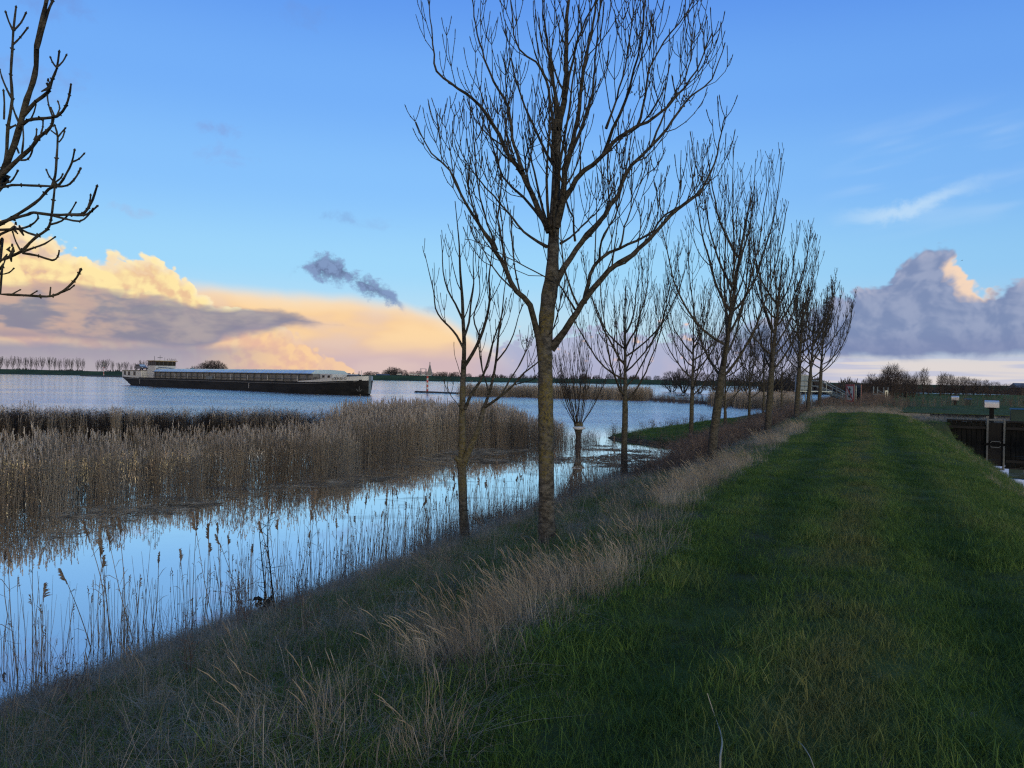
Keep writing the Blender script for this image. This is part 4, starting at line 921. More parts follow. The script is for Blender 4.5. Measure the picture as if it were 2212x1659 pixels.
# ------------------------------------------------------------------ beacons and posts in the river
def beacon(px, py, H, label, kind):
    f = at_z(px, py); root = empty('river_beacon', (f.x, f.y, .25), label, 'beacon', None, YAW)
    n = 7; z0 = -.5
    zs = np.linspace(0, H * .66, n + 1)
    m = MB(); m.tube([(0, 0, z0), (0, 0, H * .66)], .20, 10); m.build('mast', M['white'], root)
    for i in range(0, n, 2):
        m = MB(); m.tube([(0, 0, zs[i]), (0, 0, zs[i+1])], .215, 10); m.build('red_band', M['red'], root)
    t = H * .66
    m = MB(); m.box((-.35, 0, t + .08), (2.3, 1.5, .12)); m.build('platform', M['galv'], root)
    m = MB()
    for x in (-1.45, -.35): 
        for y in (-.7, .7): m.tube([(x, y, t), (x, y, t + 1.45)], .04, 4)
    for z in (.75, 1.45):
        for y in (-.7, .7): m.tube([(-1.45, y, t + z), (-.35, y, t + z)], .035, 4)
        m.tube([(-1.45, -.7, t + z), (-1.45, .7, t + z)], .035, 4)
    m.build('guard_rail', M['galv'], root)
    m = MB()
    if kind: m.add([(-.1, -.6, t + .2), (1.0, -.6, t + .2), (1.0, .6, t + .2), (-.1, .6, t + .2), (.35, -.08, t + 2.3), (.55, -.08, t + 2.3), (.55, .08, t + 2.3), (.35, .08, t + 2.3)], [(3, 2, 1, 0), (4, 5, 6, 7), (0, 1, 5, 4), (1, 2, 6, 5), (2, 3, 7, 6), (3, 0, 4, 7)]); m.tube([(.45, 0, t + 2.2), (.45, 0, t + 2.9)], .09, 6)
    else: m.tube([(0, 0, t), (0, 0, t + 3.2)], .12, 6); m.box((.2, 0, t + 1.6), (1.2, .1, 1.2)); m.box((0, 0, t + 2.8), (.9, .9, .5))
    m.build('topmark', M['coam'], root)
    return root
beacon(923, 848.3, 4.9, 'red and white banded river beacon with a lattice topmark on the low spit', True)
beacon(224, 814, 9.5, 'far navigation beacon on the groyne, left of the barge stern', False)
for px, hgt in ((961, 1.5), (966, 2.2)):
    p = at_z(px, 849.5); m = MB(); m.tube([(0, 0, -.5), (0, 0, hgt)], .07, 6); m.tube([(0, 0, hgt), (0, 0, hgt + .25)], [.11, .02], 6)
    o = m.build('marker_pole', M['green']); o.location = (p.x, p.y, 0)
    tag(o, ('shorter' if hgt < 2 else 'taller') + ' of two thin green poles right of the striped beacon', 'pole')

# ------------------------------------------------------------------ sluice, gauge cabinet, signs
def on_s(px, py, s_):                        # the point at distance s_ along the path
    d = ray(px, py); return Vector((0, 0, EYE)) + d * (s_ / d.y)
def sluice():
    S0 = 49.9; zt = 1.24
    gl, gr_ = on_s(2130, 940, S0).x, on_s(2170.5, 940, S0).x
    root = empty('sluice_wall', (gl, S0, 0), 'dark timber retaining wall around the sluice at the head of the ditch', 'wall')
    def planks(a, b, nm):
        m = MB(); rs = random.Random(3); x = a
        while x < b:
            w = min(.24, b - x); dz = rs.uniform(-.03, .02); m.box((x + w/2 - gl, rs.uniform(-.012, .012), (zt + dz - .9) / 2), (w - .02, .09, zt + dz + .9)); x += .24
        m.build(nm, M['plank'], root)
        m = MB(); m.box(((a + b)/2 - gl, -.10, zt - .34), (b - a, .11, .15)); m.box(((a + b)/2 - gl, -.01, zt + .035), (b - a, .26, .08)); m.build('waling_beam', simple('beam_grey', (.016, .016, .017), .9, .4, 2.0, st=(.4, 3, 3)), root)
    planks(4.25, gl - .04, 'plank_panel'); planks(gr_ + .04, 15.0, 'plank_panel')
    g = empty('sluice_gate', (gl, S0 - .06, 0), 'black sluice gate in a grey steel frame set in the timber wall', 'gate')
    w = gr_ - gl
    m = MB(); m.box((.045, 0, .35), (.09, .22, 2.1)); m.box((w - .045, 0, .35), (.09, .22, 2.1)); m.box((w/2, 0, zt + .12), (w - .18, .16, .09)); m.build('frame', M['gate_steel'], g)
    m = MB(); m.box((w/2, .03, .62), (w - .18, .08, 1.14)); d_ = m.build('gate_panel', M['black'], g)
    m = MB(); m.box((w/2, -.04, .16), (w * .55, .05, .05)); m.box((w * .25, -.04, .13), (.05, .05, .12)); m.box((w * .75, -.04, .13), (.05, .05, .12)); m.build('lifting_bar', M['gate_steel'], d_)
    m = MB(); m.box((w/2, -.10, .02), (w + .2, .12, .10)); m.build('sill_beam', M['plank'], g)
    for r_, (c, top, bot, s_, sz, lab) in enumerate((((2142), 898, 922, 50.7, .70, 'silver rounded gear cover on a post above the black sluice gate'), ((2063.5), 862, 874, 82.0, .62, 'smaller silver rounded gear cover on a post out in the field'))):
        p = on_s(c, 890 if r_ == 0 else 860, s_); gz_ = float(gz(p.x, p.y)); zb = 2.02 if r_ == 0 else on_s(2063, 864.5, s_).z
        c_ = empty('gear_cover', (p.x, p.y, gz_ - .05), lab, 'gear cover', None, R(-4)); h_ = zb - gz_ + .05
        m = MB(); m.box((0, 0, h_ / 2), (.22, .22, h_)); m.box((.0, 0, h_ - .04), (.4, .3, .06)); m.build('post', M['plank'], c_)
        a = sz / 2; arc = [(-.19, 0), (-.19, .2)] + [(.19 * -math.cos(t), .2 + .19 * math.sin(t)) for t in np.linspace(.15, math.pi - .15, 9)] + [(.19, .2), (.19, 0)]
        m = MB(); m.prism([(y, z + h_) for y, z in arc], 'x', -a, a); m.build('hood', M['alu'], c_)
        m = MB(); m.box((-a - .012, 0, h_ + .14), (.02, .10, .05)); m.build('latch', M['black'], c_)
    for r_, (c, base, s_, sx, sz, lab) in enumerate(((2199, 917, 51.2, 1.5, .80, 'dark green control cabinet at the right edge beside the sluice'), (2091.5, 873, 83.0, .55, .55, 'small dark green control cabinet out in the field'))):
        p = on_s(c, base, s_); gz_ = float(gz(p.x, p.y)); cb = empty('control_cabinet', (p.x, p.y, gz_), lab, 'cabinet', None, R(-6))
        x0 = sx / 2 - .38 if r_ == 0 else 0
        m = MB(); m.box((x0, 0, sz / 2 + .02), (sx, .6, sz + .04), bev=.02); m.build('body', M['green'], cb)
        m = MB(); m.prism([(-.36, sz + .045), (0, sz + .12), (.36, sz + .045)], 'x', x0 - sx / 2 - .04, x0 + sx / 2 + .04); m.build('lid', M['green'], cb)
        m = MB(); m.box((x0 - sx / 4, -.31, sz / 2), (sx / 2 - .06, .02, sz - .1)); d_ = m.build('door', M['green'], cb)
        m = MB(); m.box((x0 - .06, -.33, sz / 2), (.03, .03, .12)); m.build('handle', M['galv'], d_)
    # timber revetment along the cross ditch
    root = empty('ditch_revetment', (2.2, 59.62, 0), 'long dark timber revetment along the far side of the cross ditch', 'revetment')
    m = MB(); rs = random.Random(9); x = 0
    while x < 46: m.box((x + .15, rs.uniform(-.02, .02), .35), (.28, .10, 1.9 + rs.uniform(-.05, .02))); x += .30
    m.build('sheet_boards', M['black'], root)
    m = MB(); m.box((23, -.12, 1.16), (46, .14, .20)); m.build('waling_beam', M['plank'], root)
    pl = simple('pale_board', (.20, .19, .17), .9, .3, 2.0)
    for px in (1892, 1963, 2000):
        x = on_s(px, 878, 59.4).x - 2.2; m = MB(); m.box((x, -.205, 1.14), (.5 if px != 1963 else 1.5, .025, .26)); m.build('pale_board', pl, root)
    x = on_s(2142, 880, 59.4).x - 2.2; m = MB(); m.box((x, -.205, 1.12), (.6, .025, .2)); m.build('pale_board', pl, root)
sluice()

def gauge_station():
    f = 70.0; P = lambda x, y, d=0: at_d(x, y, f + d)
    g = gz; a = P(1726, 845); zdeck = a.z; base = Vector((a.x, a.y, 0))
    root = empty('gauge_station', (a.x, a.y, 0), 'grey water gauge cabinet on a legged steel platform with a long stair', 'gauge station', None, YAW)
    # local frame: x to the right, y away from the eye
    k = (1024 / 2212) / 768 * f
    lx = lambda px: (px - 1726) * k
    zz = lambda px, py: P(px, py).z
    w = lx(1755)
    for x in (.06, w * .5, w - .04):
        for y in (.06, 1.1):
            q = base + RGT * x + FWD * y; z0 = float(gz(q.x, q.y)) - .3
            m = MB(); m.tube([(x, y, min(z0, -.2)), (x, y, zdeck)], .045, 6); m.build('leg', M['galv'], root)
    x1 = lx(1796)
    m = MB(); m.box((x1 / 2, .55, zdeck), (x1 + .1, 1.25, .10)); m.build('deck', M['galv'], root)
    m = MB(); m.box((w / 2 + .02, .62, (zdeck + zz(1740, 811)) / 2 + .06), (w, 1.0, zz(1740, 811) - zdeck - .12), bev=.02); cab = m.build('cabinet', M['grey'], root)
    m = MB(); m.box((w / 2, .62, zz(1740, 811) + .03), (w + .12, 1.12, .08), bev=.02); m.build('cabinet_roof', M['white'], cab)
    m = MB(); m.box((w * .46, .115, zz(1740, 826)), (.02, .02, zz(1740, 813) - zdeck - .1)); m.box((w * .93, .115, zz(1740, 826)), (.02, .02, zz(1740, 813) - zdeck - .1)); m.build('door_seam', M['rib'], cab)
    m = MB(); xb = lx(1853); zb = zz(1853, 874)
    for y in (.12, 1.0): m.tube([(x1 - .5, y, zdeck), (xb, y, zb)], .06, 6)
    m.build('stringers', M['galv'], root)
    m = MB(); n = 9
    for i in range(n): t = (i + .5) / n; m.box((x1 - .5 + (xb - x1 + .5) * t, .56, zdeck + (zb - zdeck) * t + .02), (.26, .86, .04))
    m.build('treads', M['galv'], root)
    m = MB()
    for y in (.08, 1.04):
        for up in (.48, .95):
            m.tube([(.1 if y < .5 else w + .1, y, zdeck + up), (x1 - .6 - (.95 - up), y, zdeck + up), (xb, y, zb + up * .55)], .048, 5)
        for t in (.02, .35, .68, 1.0):
            x = x1 - .5 + (xb - x1 + .5) * t; z = zdeck + (zb - zdeck) * t; m.tube([(x, y, z - (.5 if t > .9 else 0)), (x, y, z + .95 - .42 * t)], .028, 5)
    m.build('handrail', M['galv'], root)
gauge_station()

def no_anchoring_sign():
    f = 68.5; c = at_d(1840.5, 849.6, f); zc = c.z; q = Vector((c.x, c.y, 0)); zg = float(gz(c.x, c.y))
    root = empty('no_anchoring_sign', (c.x, c.y, zg), 'red bordered no anchoring board seen slantwise beside the stair foot', 'sign', None, YAW - R(88))
    H = 1.58; z0 = zc - zg - H / 2
    def board(nm, y, flip):
        m = MB(); m.box((0, y, z0 + H / 2), (H, .07, H)); b = m.build(nm, M['rib'], root); s_ = -1 if not flip else 1; yy = y + s_ * .040
        m = MB(); t = .17
        m.box((0, yy, z0 + t / 2), (H, .02, t)); m.box((0, yy, z0 + H - t / 2), (H, .02, t))
        m.box((-H / 2 + t / 2, yy, z0 + H / 2), (t, .02, H - 2 * t)); m.box((H / 2 - t / 2, yy, z0 + H / 2), (t, .02, H - 2 * t)); m.build('red_border', M['red'], b)
        m = MB(); m.box((0, yy - s_ * .003, z0 + H / 2), (H - 2 * t, .02, H - 2 * t)); m.build('field', M['cream'], b)
        m = MB(); ya = yy + s_ * .012                     # the anchor, upside down as on the board
        m.box((0, ya, z0 + H * .50), (.10, .012, .78)); m.box((0, ya, z0 + H * .70), (.42, .013, .09))
        ring = [(.10 * math.cos(a), z0 + H * .775 + .10 * math.sin(a)) for a in np.linspace(0, 2 * math.pi, 13)[:-1]]
        m.prism(ring, 'y', ya - .006, ya + .007)
        for k in range(9):
            a0, a1 = (math.pi * (1.06 + .88 * k / 9), math.pi * (1.06 + .88 * (k + 1) / 9)); r0, r1 = .30, .40
            m.prism([(r * math.cos(a), z0 + H * .50 + r * math.sin(a)) for r, a in ((r0, a0), (r1, a0), (r1, a1), (r0, a1))], 'y', ya - .006, ya + .0065 )
        for s2 in (-1, 1): m.prism([(s2 * .44, z0 + H * .44), (s2 * .26, z0 + H * .44), (s2 * .37, z0 + H * .53)], 'y', ya - .006, ya + .008)
        m.build('anchor_symbol', M['black'], b)
        m = MB(); L = (H - t) / 2; m.prism([(-L, z0 + H / 2 + L - .12), (-L + .12, z0 + H / 2 + L), (L, z0 + H / 2 - L + .12), (L - .12, z0 + H / 2 - L)], 'y', ya + s_ * .011, ya + s_ * .019); m.build('red_slash', M['red'], b)
    board('river_board', -.16, False); board('rear_board', .42, True)
    for x in (-.45, .45):
        m = MB(); m.tube([(x, .13, -.3), (x, .13, z0 + H - .1)], .05, 6); m.build('post', M['galv'], root)
no_anchoring_sign()
def far_sign():
    f = 105.0; c = at_d(1914.5, 853.5, f); zg = float(gz(c.x, c.y)); root = empty('far_sign', (c.x, c.y, zg), 'narrow white board on grey poles farther along the bank, seen almost edge on', 'sign', None, YAW)
    z1 = at_d(1914, 843.5, f).z - zg; z0 = at_d(1914, 864, f).z - zg
    m = MB(); m.box((0, 0, (z0 + z1) / 2), (.42, .12, z1 - z0), bev=.02); b = m.build('board', M['cream'], root)
    m = MB(); m.box((0, -.07, (z0 + z1) / 2), (.12, .02, (z1 - z0) * .72)); m.box((0, -.072, z0 + .35), (.3, .02, .12)); m.build('symbol', M['black'], b)
    for x in (-.3, .28): 
        m = MB(); m.tube([(x, .12, -.3), (x, .12, z1 + .45)], .05, 6); m.build('post', M['galv'], root)
    k = (1024 / 2212) / 768 * f
    for x in ((1889 - 1914.5) * k, (1897.5 - 1914.5) * k):
        m = MB(); m.tube([(x, .3, -.5), (x, .3, z1 + .5)], .07, 6); m.build('pole', M['galv'], root)
    m = MB(); m.tube([((1889 - 1914.5) * k, .3, z0 + .7), (0, .2, z0 + .7)], .05, 5); m.tube([((1897.5 - 1914.5) * k, .3, z1), (-.2, .2, z0 + .9)], .05, 5); m.build('brace', M['galv'], root)
far_sign()

# ------------------------------------------------------------------ far bank: trees, barns, pylons
ST4 = settings(dens=[1.1, 1.2], len=[2.6, 1.2], ang=(22, 44), tip=.035, k=9.0, levels=2, minL=.6, seg=[1.0, .9, .6, .4], kink=.10)
def variant(nm, seeds_, H, r0, fork, spread, st, limbs):
    out = []
    for s_ in seeds_:
        tr, cr = grown_tree(s_, H, r0, fork, spread, st, limbs=limbs, nk=2.0); out.append((tr.mesh(nm + '_trunk'), cr.mesh(nm + '_crown')))
    return out
POP = variant('poplar', (1, 2, 3, 4), 14.0, .22, 2.6, 2.6, ST4, 12)
OAK = variant('oak', (5, 6, 7), 14.0, .34, 3.0, 5.0, settings(dens=[1.2, 1.3], len=[3.2, 1.5], ang=(30, 60), tip=.040, k=9, levels=2, minL=.6, seg=[1., .9, .6, .4], up=.4), 13)
def round_bush(seed, H, W, n, r=.03, stems=7, fill=1.0):
    """a dense bare bush or multi-stemmed tree"""
    rng = np.random.RandomState(seed); w = Wood()
    for k in range(stems):
        a = rng.rand() * 6.28; o = rng.rand() ** .6 * W * .75; top = np.array([math.cos(a) * o, math.sin(a) * o, H * rng.uniform(.72, 1) * (1 - .45 * (o / W) ** 2)])
        b = np.array([math.cos(a) * o * .18, math.sin(a) * o * .18, -.1]); u = np.linspace(0, 1, 7)[:, None]
        Q = b + (top - b) * u + np.array([math.cos(a), math.sin(a), 0]) * o * .35 * np.sin(u * math.pi); Q[1:] += rng.normal(0, .02 * H, (6, 3))
        w.tube(Q, np.linspace(r * 4.0, r, 7), 5)
    for k in range(n):
        a = rng.rand() * 6.28; o = rng.rand() ** .5 * W; zc = H * (.12 + .83 * rng.rand() ** .8); lim = W * (1 - (max(0, zc / H - .45) / .58) ** 2) ** .5 if zc / H < 1.02 else 0
        if o > lim * rng.uniform(.82, 1.05): continue
        p = np.array([math.cos(a) * o, math.sin(a) * o, zc]); d = unit(np.array([math.cos(a) * .6, math.sin(a) * .6, 1.1]) + rng.normal(0, .45, 3)); L = H * rng.uniform(.06, .17)
        w.tube(np.array([p, p + d * L * .5 + rng.normal(0, .02 * L, 3), p + d * L]), [r, r * .8, r * .5], 3)
    return w
BUSH = [round_bush(s_, 8.0, 5.0, 1500, .045, 9).mesh('bush_crown') for s_ in (1, 2, 3)]
def far_tree(name, kind, px, hpx, f, label, group, zbase=None, seed=0, wide=1.0, cat='tree'):
    """hpx: height in pixels of the photograph as displayed (2212 wide)"""
    d = at_d(px, 800, f); zb = 1.4 if zbase is None else zbase
    H = hpx * (1024 / 2212) / 768 * f
    if kind == 'bush':
        o = link(name, BUSH[seed % 3]); o.data.materials or o.data.materials.append(M['far_tree'])
        o.location = (d.x, d.y, zb - .1); s_ = H / 8.0; o.scale = (s_ * wide, s_ * wide, s_); o.rotation_euler = (0, 0, seed * 1.3)
        return tag(o, label, cat, group)
    V_ = POP if kind == 'poplar' else OAK
    a, b = V_[seed % len(V_)]; root = empty(name, (d.x, d.y, zb - .1), label, cat, group, seed * 1.7)
    s_ = H / 14.0; root.scale = (s_ * wide, s_ * wide, s_)
    link('trunk', a, M['far_tree'], root); link('crown', b, M['far_tree'], root)
    return root
def far_bank_life():
    G = 'poplar row on the far bank'; rs = random.Random(2); k = .3968
    for i, x in enumerate((2, 38, 70, 102, 138, 168, 198, 228, 268, 298, 325, 358, 387, 424, 450)):
        far_tree('poplar', 'poplar', x * k, 36 + rs.uniform(-3, 3), FARF + 60, 'slim bare poplar in the even row on the far bank at the left edge', G, seed=i, wide=rs.uniform(.85, 1.1))
    G2 = 'loose trees left of the barge'
    for i, (x, h_) in enumerate(((530, 30), (555, 32), (578, 34), (612, 31), (650, 27), (685, 29), (715, 24), (742, 27), (775, 33), (806, 30))):
        far_tree('bare_tree', 'oak' if i % 3 else 'poplar', x * k, h_, FARF + 50, 'spreading bare tree of the loose group on the far bank left of the barge wheelhouse', G2, seed=i, wide=.75)
    far_tree('bare_tree', 'oak', 936 * k, 38, FARF + 45, 'tall single bare tree just behind the barge wheelhouse', None, seed=1, wide=.72)
    far_tree('bare_tree', 'oak', 1058 * k, 23, FARF + 45, 'smaller bare tree left of the dense round clump behind the barge', None, seed=2, wide=.9)
    far_tree('bare_tree', 'oak', 1025 * k, 18, FARF + 45, 'lowest bare tree between the wheelhouse and the dense round clump', None, seed=0, wide=.9)
    for i, (x, h_, w_) in enumerate(((1108, 27, .9), (1140, 32, .95), (1172, 33, .95), (1203, 27, .9))):
        far_tree('clump_tree', 'bush', x * k, h_, FARF + 40 + i * 3, 'tree of the dense dark round clump behind the barge hatches', 'dense round clump behind the barge', seed=i, wide=w_)
    G3 = 'low trees far along the horizon'
    xs = [(1308, 7), (1330, 8), (1412, 8), (1560, 5), (1635, 6), (1790, 7), (1995, 9), (2015, 11), (2048, 10), (2110, 10), (2135, 14), (2168, 10)]
    for i, (x, h_) in enumerate(xs): far_tree('low_tree', 'bush', x * k, h_ + 4, FARF + 90, 'small round bare tree low on the horizon right of the dense clump', G3, seed=i, wide=1.1)
    for i, (x, h_) in enumerate(((835, 16), (847, 22), (858, 20), (872, 16), (890, 13), (905, 15), (922, 14), (934, 12), (948, 13), (960, 14), (976, 12), (985, 14), (1012, 11), (1040, 10), (1068, 10), (1085, 9), (1108, 12), (1130, 11), (1212, 12), (1240, 12), (1262, 15), (1290, 12), (1318, 15), (1345, 18), (1372, 14), (1400, 12), (1420, 13))):
        far_tree('low_tree', 'bush', x, h_ + 3, FARF + 55 + (i * 37) % 60, 'dark rounded bare tree on the far dike right of the barge bow', 'trees on the far dike right of the barge', seed=i, wide=.95)
    # undergrowth between them, one mass along the horizon
    w = Wood(); rng = np.random.RandomState(6)
    for _ in range(2600):
        x = rng.uniform(-60, 1760); f = FARF + rng.uniform(30, 110); p = np.array(at_d(x, 800, f)); p[2] = 1.3
        h_ = rng.uniform(1.5, 4.2) * (1.5 if 820 < x < 1760 else 1.0) * (.6 + .5 * math.sin(x * .031) ** 2); q = p + [rng.normal(0, .8), rng.normal(0, .8), h_]
        w.tube(np.array([p, (p + q) / 2 + rng.normal(0, .3, 3), q]), [.7, .55, .12], 4)
    tag(link('far_hedgerow', w.mesh('far_hedgerow'), M['far_tree']), 'low dark hedgerow undergrowth along the far dike', 'hedgerow', None, 'stuff')
    # barns and houses
    roof = simple('roof_dark', (.050, .055, .070), .7, .2, .3); brick = simple('far_brick', (.10, .07, .06), .9, .2, .3); pale = simple('far_pale', (.45, .44, .42), .8, .1, .3)
    for i, (x, wpx, hpx, lab, mt) in enumerate(((822 * k, 20, 9, 'dark roofed barn at the foot of the trees left of the wheelhouse', brick), (1043 * k, 36, 8, 'long low dark barn behind the hatch covers, left of the round clump', brick), (1150 * k, 30, 7, 'low dark barn in front of the dense round clump', brick),
                                      (1862 * k, 34, 7.5, 'blue-roofed long shed above the forward hatches of the barge', pale), (2085 * k, 26, 7, 'dark brick farmhouse just right of the barge bow', brick), (1046, 18, 7, 'red roofed house on the far dike between the forked ash and the big ash', brick), (20, 16, 4, 'low pale shed at the far left horizon', pale))):
        f = FARF + 30; c = at_d(x, 800, f); W_ = wpx * (1024 / 2212) / 768 * f; H_ = hpx * (1024 / 2212) / 768 * f
        zb = 2.6; o = empty('farm_building', (c.x, c.y, zb), lab, 'building', None, YAW + R(-12 + 7 * i))
        m = MB(); m.box((0, 0, H_ * .25 - .5), (W_, 9, H_ * .5 + 1)); wl = m.build('wall', mt, o)
        m = MB(); m.prism([(-5, H_ * .5 - .05), (0, H_), (5, H_ * .5 - .05)], 'x', -W_ / 2 - .4, W_ / 2 + .4); m.build('roof', simple('roof_red', (.16, .06, .045), .8, .2, .3) if i == 5 else roof, o)
        for j in (-.3, 0, .3):
            m = MB(); m.box((W_ * j, -4.53, H_ * .24), (1.2, .08, 1.2)); m.build('window', M['glass'], wl)
    # cars as white specks parked on the dike
    for i, x in enumerate((862, 888, 899, 905, 908, 913)):
        c = at_d(x, 816.2, FARF + 20); o = empty('distant_car', (c.x, c.y, 4.75), 'tiny pale car parked on the far dike above the beacon', 'car', 'cars parked on the far dike', YAW)
        m = MB(); m.prism([(-2, .3), (-2, .85), (-1.2, .95), (-.8, 1.45), (.7, 1.45), (1.2, .95), (2.1, .8), (2.1, .3)], 'y', -.85, .85); m.build('body', M['white'], o)
        m = MB(); m.prism([(-1.05, .98), (-.75, 1.38), (.65, 1.38), (1.0, .98)], 'y', -.87, .87); m.build('windows', M['glass'], o)
    # power pylons
    pyl = None
    for i, (x, h_) in enumerate(((1395, 10), (1441, 13), (1678, 10), (1708, 12.5), (1925, 9), (1955, 12))):
        f = 3300.0; c = at_d(x * k, 800, f); H_ = 36.0
        if pyl is None:
            m = MB()
            for sx in (-1, 1):
                for sy in (-1, 1): m.tube([(sx * 4.5, sy * 4.5, 0), (sx * 1.2, sy * 1.2, 22), (sx * .3, sy * .3, 36)], .55, 4)
            for z, w_ in ((22, 12), (27.5, 10), (32.5, 7)): m.box((0, 0, z), (w_ * 2, .9, .9))
            for z in (4, 8, 12, 16, 20): w_ = 4.5 - z * .15; m.tube([(-w_, -w_, z), (w_, -w_, z + 3.5)], .35, 4); m.tube([(w_, w_, z), (-w_, w_, z + 3.5)], .35, 4)
            o = m.build('power_pylon', M['far_tree']); pyl = o
        else: o = pyl.copy(); COL.objects.link(o)
        s_ = h_ * (1024 / 2212) / 768 * f / 36.0; o.scale = (s_, s_, s_); o.location = (c.x, c.y, 1.0); o.rotation_euler = (0, 0, YAW + .4 + .1 * i)
        tag(o, 'lattice power pylon, tiny on the horizon above the barge', 'pylon', 'power pylons on the horizon')
far_bank_life()

# ------------------------------------------------------------------ trees and scrub in the middle distance
def middle_trees():
    rs = random.Random(5)
    for i, (x, y, h_) in enumerate(((1452, 846, 44), (1478, 848, 52), (1510, 850, 46), (1545, 850, 44), (1590, 850, 40), (1612, 849, 46), (1640, 850, 52), (1668, 850, 40), (1700, 851, 48), (1718, 850, 56))):
        d = at_z(x, y); f = d.x * FWD.x + d.y * FWD.y
        far_tree('willow_bush', 'bush', x, h_, f, 'bare dark willow standing in the flood water beyond the reed spit', 'willows standing in the flood water', 0.0, i, .9)
    HB = [round_bush(s_, 5.0, 1.9, 1100, .014, 9).mesh('hedge_crown') for s_ in (11, 12, 13, 14)]
    SL = [round_bush(s_, 5.0, 1.0, 640, .022, 5).mesh('slender_crown') for s_ in (21, 22, 23)]
    for me in HB + SL: me.materials.append(M['brush'])
    def put_tree(me, px, hpx, f, lab, grp, i, wide=1.0):
        p = at_d(px, 850, f); zb = max(float(gz(p.x, p.y)), 0.0); o = link('hedge_tree', me); H = hpx * (1024 / 2212) / 768 * f
        o.location = (p.x, p.y, zb - .1); o.scale = (H / 5 * wide,) * 2 + (H / 5,); o.rotation_euler = (0, 0, i * 1.1); tag(o, lab, 'tree', grp)
    for i, (x, h_) in enumerate(((1858, 34), (1866, 42), (1874, 50), (1882, 56), (1890, 52), (1898, 48), (1906, 58), (1913, 66), (1920, 78), (1927, 84), (1934, 74), (1941, 62), (1949, 66), (1957, 60), (1965, 54), (1973, 46))):
        put_tree((HB, SL)[i % 2][i % 3], x, h_ * .88, 108 + (i * 17) % 30, 'bushy bare tree of the dark thicket right of the no anchoring sign', 'dark thicket beyond the end of the path', i, .8 if i % 2 == 0 else 1.1)
    for i, (x, h_) in enumerate(((1984, 58), (1996, 62), (1975, 46), (2006, 40), (2030, 50), (2038, 54), (2046, 52), (2055, 50), (2064, 46), (2072, 44), (2080, 44), (2089, 46), (2096, 42), (2104, 40), (2112, 40), (2121, 38), (2130, 40), (2138, 36), (2146, 34), (2155, 34))):
        put_tree((SL if i % 3 else HB)[i % 3], x, h_ * .92, 140 + (i * 23) % 30, 'slender bare tree of the thin row behind the right field', 'thin tree row behind the right field', i, .9 if i % 3 else .6)
    for i, (x, h_) in enumerate(((2166, 30), (2176, 34), (2186, 28), (2196, 30), (2206, 28), (2160, 20), (2216, 34))):
        put_tree(HB[i % 4], x, h_, 190 + (i * 13) % 20, 'low bush at the far right edge of the field', 'bushes at the right edge', i, 1.3)
    # house roof at the right edge
    c = at_d(2224, 850, 230); o = empty('right_house', (c.x, c.y, 0.9), 'grey roofed house half cut off by the right edge', 'house', None, YAW - .15)
    m = MB(); m.box((0, 0, .9), (8, 6, 2.4)); wl = m.build('wall', simple('house_wall', (.12, .10, .09), .9, .2, .3), o)
    m = MB(); m.prism([(-3.6, 2.05), (0, 3.5), (3.6, 2.05)], 'x', -4.6, 4.6); m.build('roof', simple('house_roof', (.085, .10, .13), .6, .2, .3), o)
    m = MB(); m.box((-2.2, -3.03, 1.2), (1.0, .08, 1.0)); m.build('window', M['glass'], wl)
    # dark woodland band seen past the end of the dike
    w = Wood(); rng = np.random.RandomState(16)
    for _ in range(1500):
        x = rng.uniform(1640, 1960); f = rng.uniform(230, 300); p = np.array(at_d(x, 800, f)); p[2] = .3; h_ = rng.uniform(1.8, 5.0) * (.85 + .25 * math.sin(x * .09))
        q = p + [rng.normal(0, .6), rng.normal(0, .6), h_]; w.tube(np.array([p, (p + q) / 2 + rng.normal(0, .2, 3), q]), [.30, .24, .05], 4)
    for _ in range(900):
        x = rng.uniform(1900, 2240); f = rng.uniform(330, 420); p = np.array(at_d(x, 800, f)); p[2] = .3; h_ = rng.uniform(1.0, 3.6) * (.7 + .5 * math.sin(x * .05) * math.sin(x * .017))
        q = p + [rng.normal(0, .6), rng.normal(0, .6), h_]; w.tube(np.array([p, (p + q) / 2 + rng.normal(0, .2, 3), q]), [.45, .34, .06], 4)
    tag(link('far_wood', w.mesh('far_wood'), M['far_tree']), 'dark distant woodland band beyond the end of the dike', 'wood', None, 'stuff')
middle_trees()

# ------------------------------------------------------------------ birds
def flying_bird(px, py, f, span, roll, label):
    c = at_d(px, py, f); root = empty('flying_bird', tuple(c), label, 'bird', None, YAW + .3); root.rotation_euler = (0, roll, YAW + .3)
    m = MB(); m.tube([(0, -span * .22, 0), (0, -span * .12, .01), (0, 0, .02), (0, span * .12, .01), (0, span * .26, 0)], [span * .015, span * .05, span * .065, span * .045, span * .02], 8); m.build('body', M['black'], root, True)
    for s_ in (-1, 1):
        a, h_ = span * .5, span * .10
        V = [(s_ * .02, -.07 * span, .02), (s_ * .02, .08 * span, .02), (s_ * a * .5, .06 * span, h_), (s_ * a * .5, -.08 * span, h_), (s_ * a, -.02 * span, h_ * .35), (s_ * a, .01 * span, h_ * .35)]
        V = V + [(x, y, z + .012) for x, y, z in V]
        m = MB(); m.add(V, [(0, 1, 2, 3), (3, 2, 5, 4), (9, 8, 7, 6), (10, 11, 8, 9), (0, 6, 7, 1), (1, 7, 8, 2), (2, 8, 11, 5), (5, 11, 10, 4), (4, 10, 9, 3), (3, 9, 6, 0)]); m.build('wing', M['black'], root)
flying_bird(1102, 437, 110, .85, .1, 'small dark gull gliding between the branches left of the big ash')
flying_bird(2078, 563, 200, .9, -.5, 'distant dark bird banking above the right hand cloud')
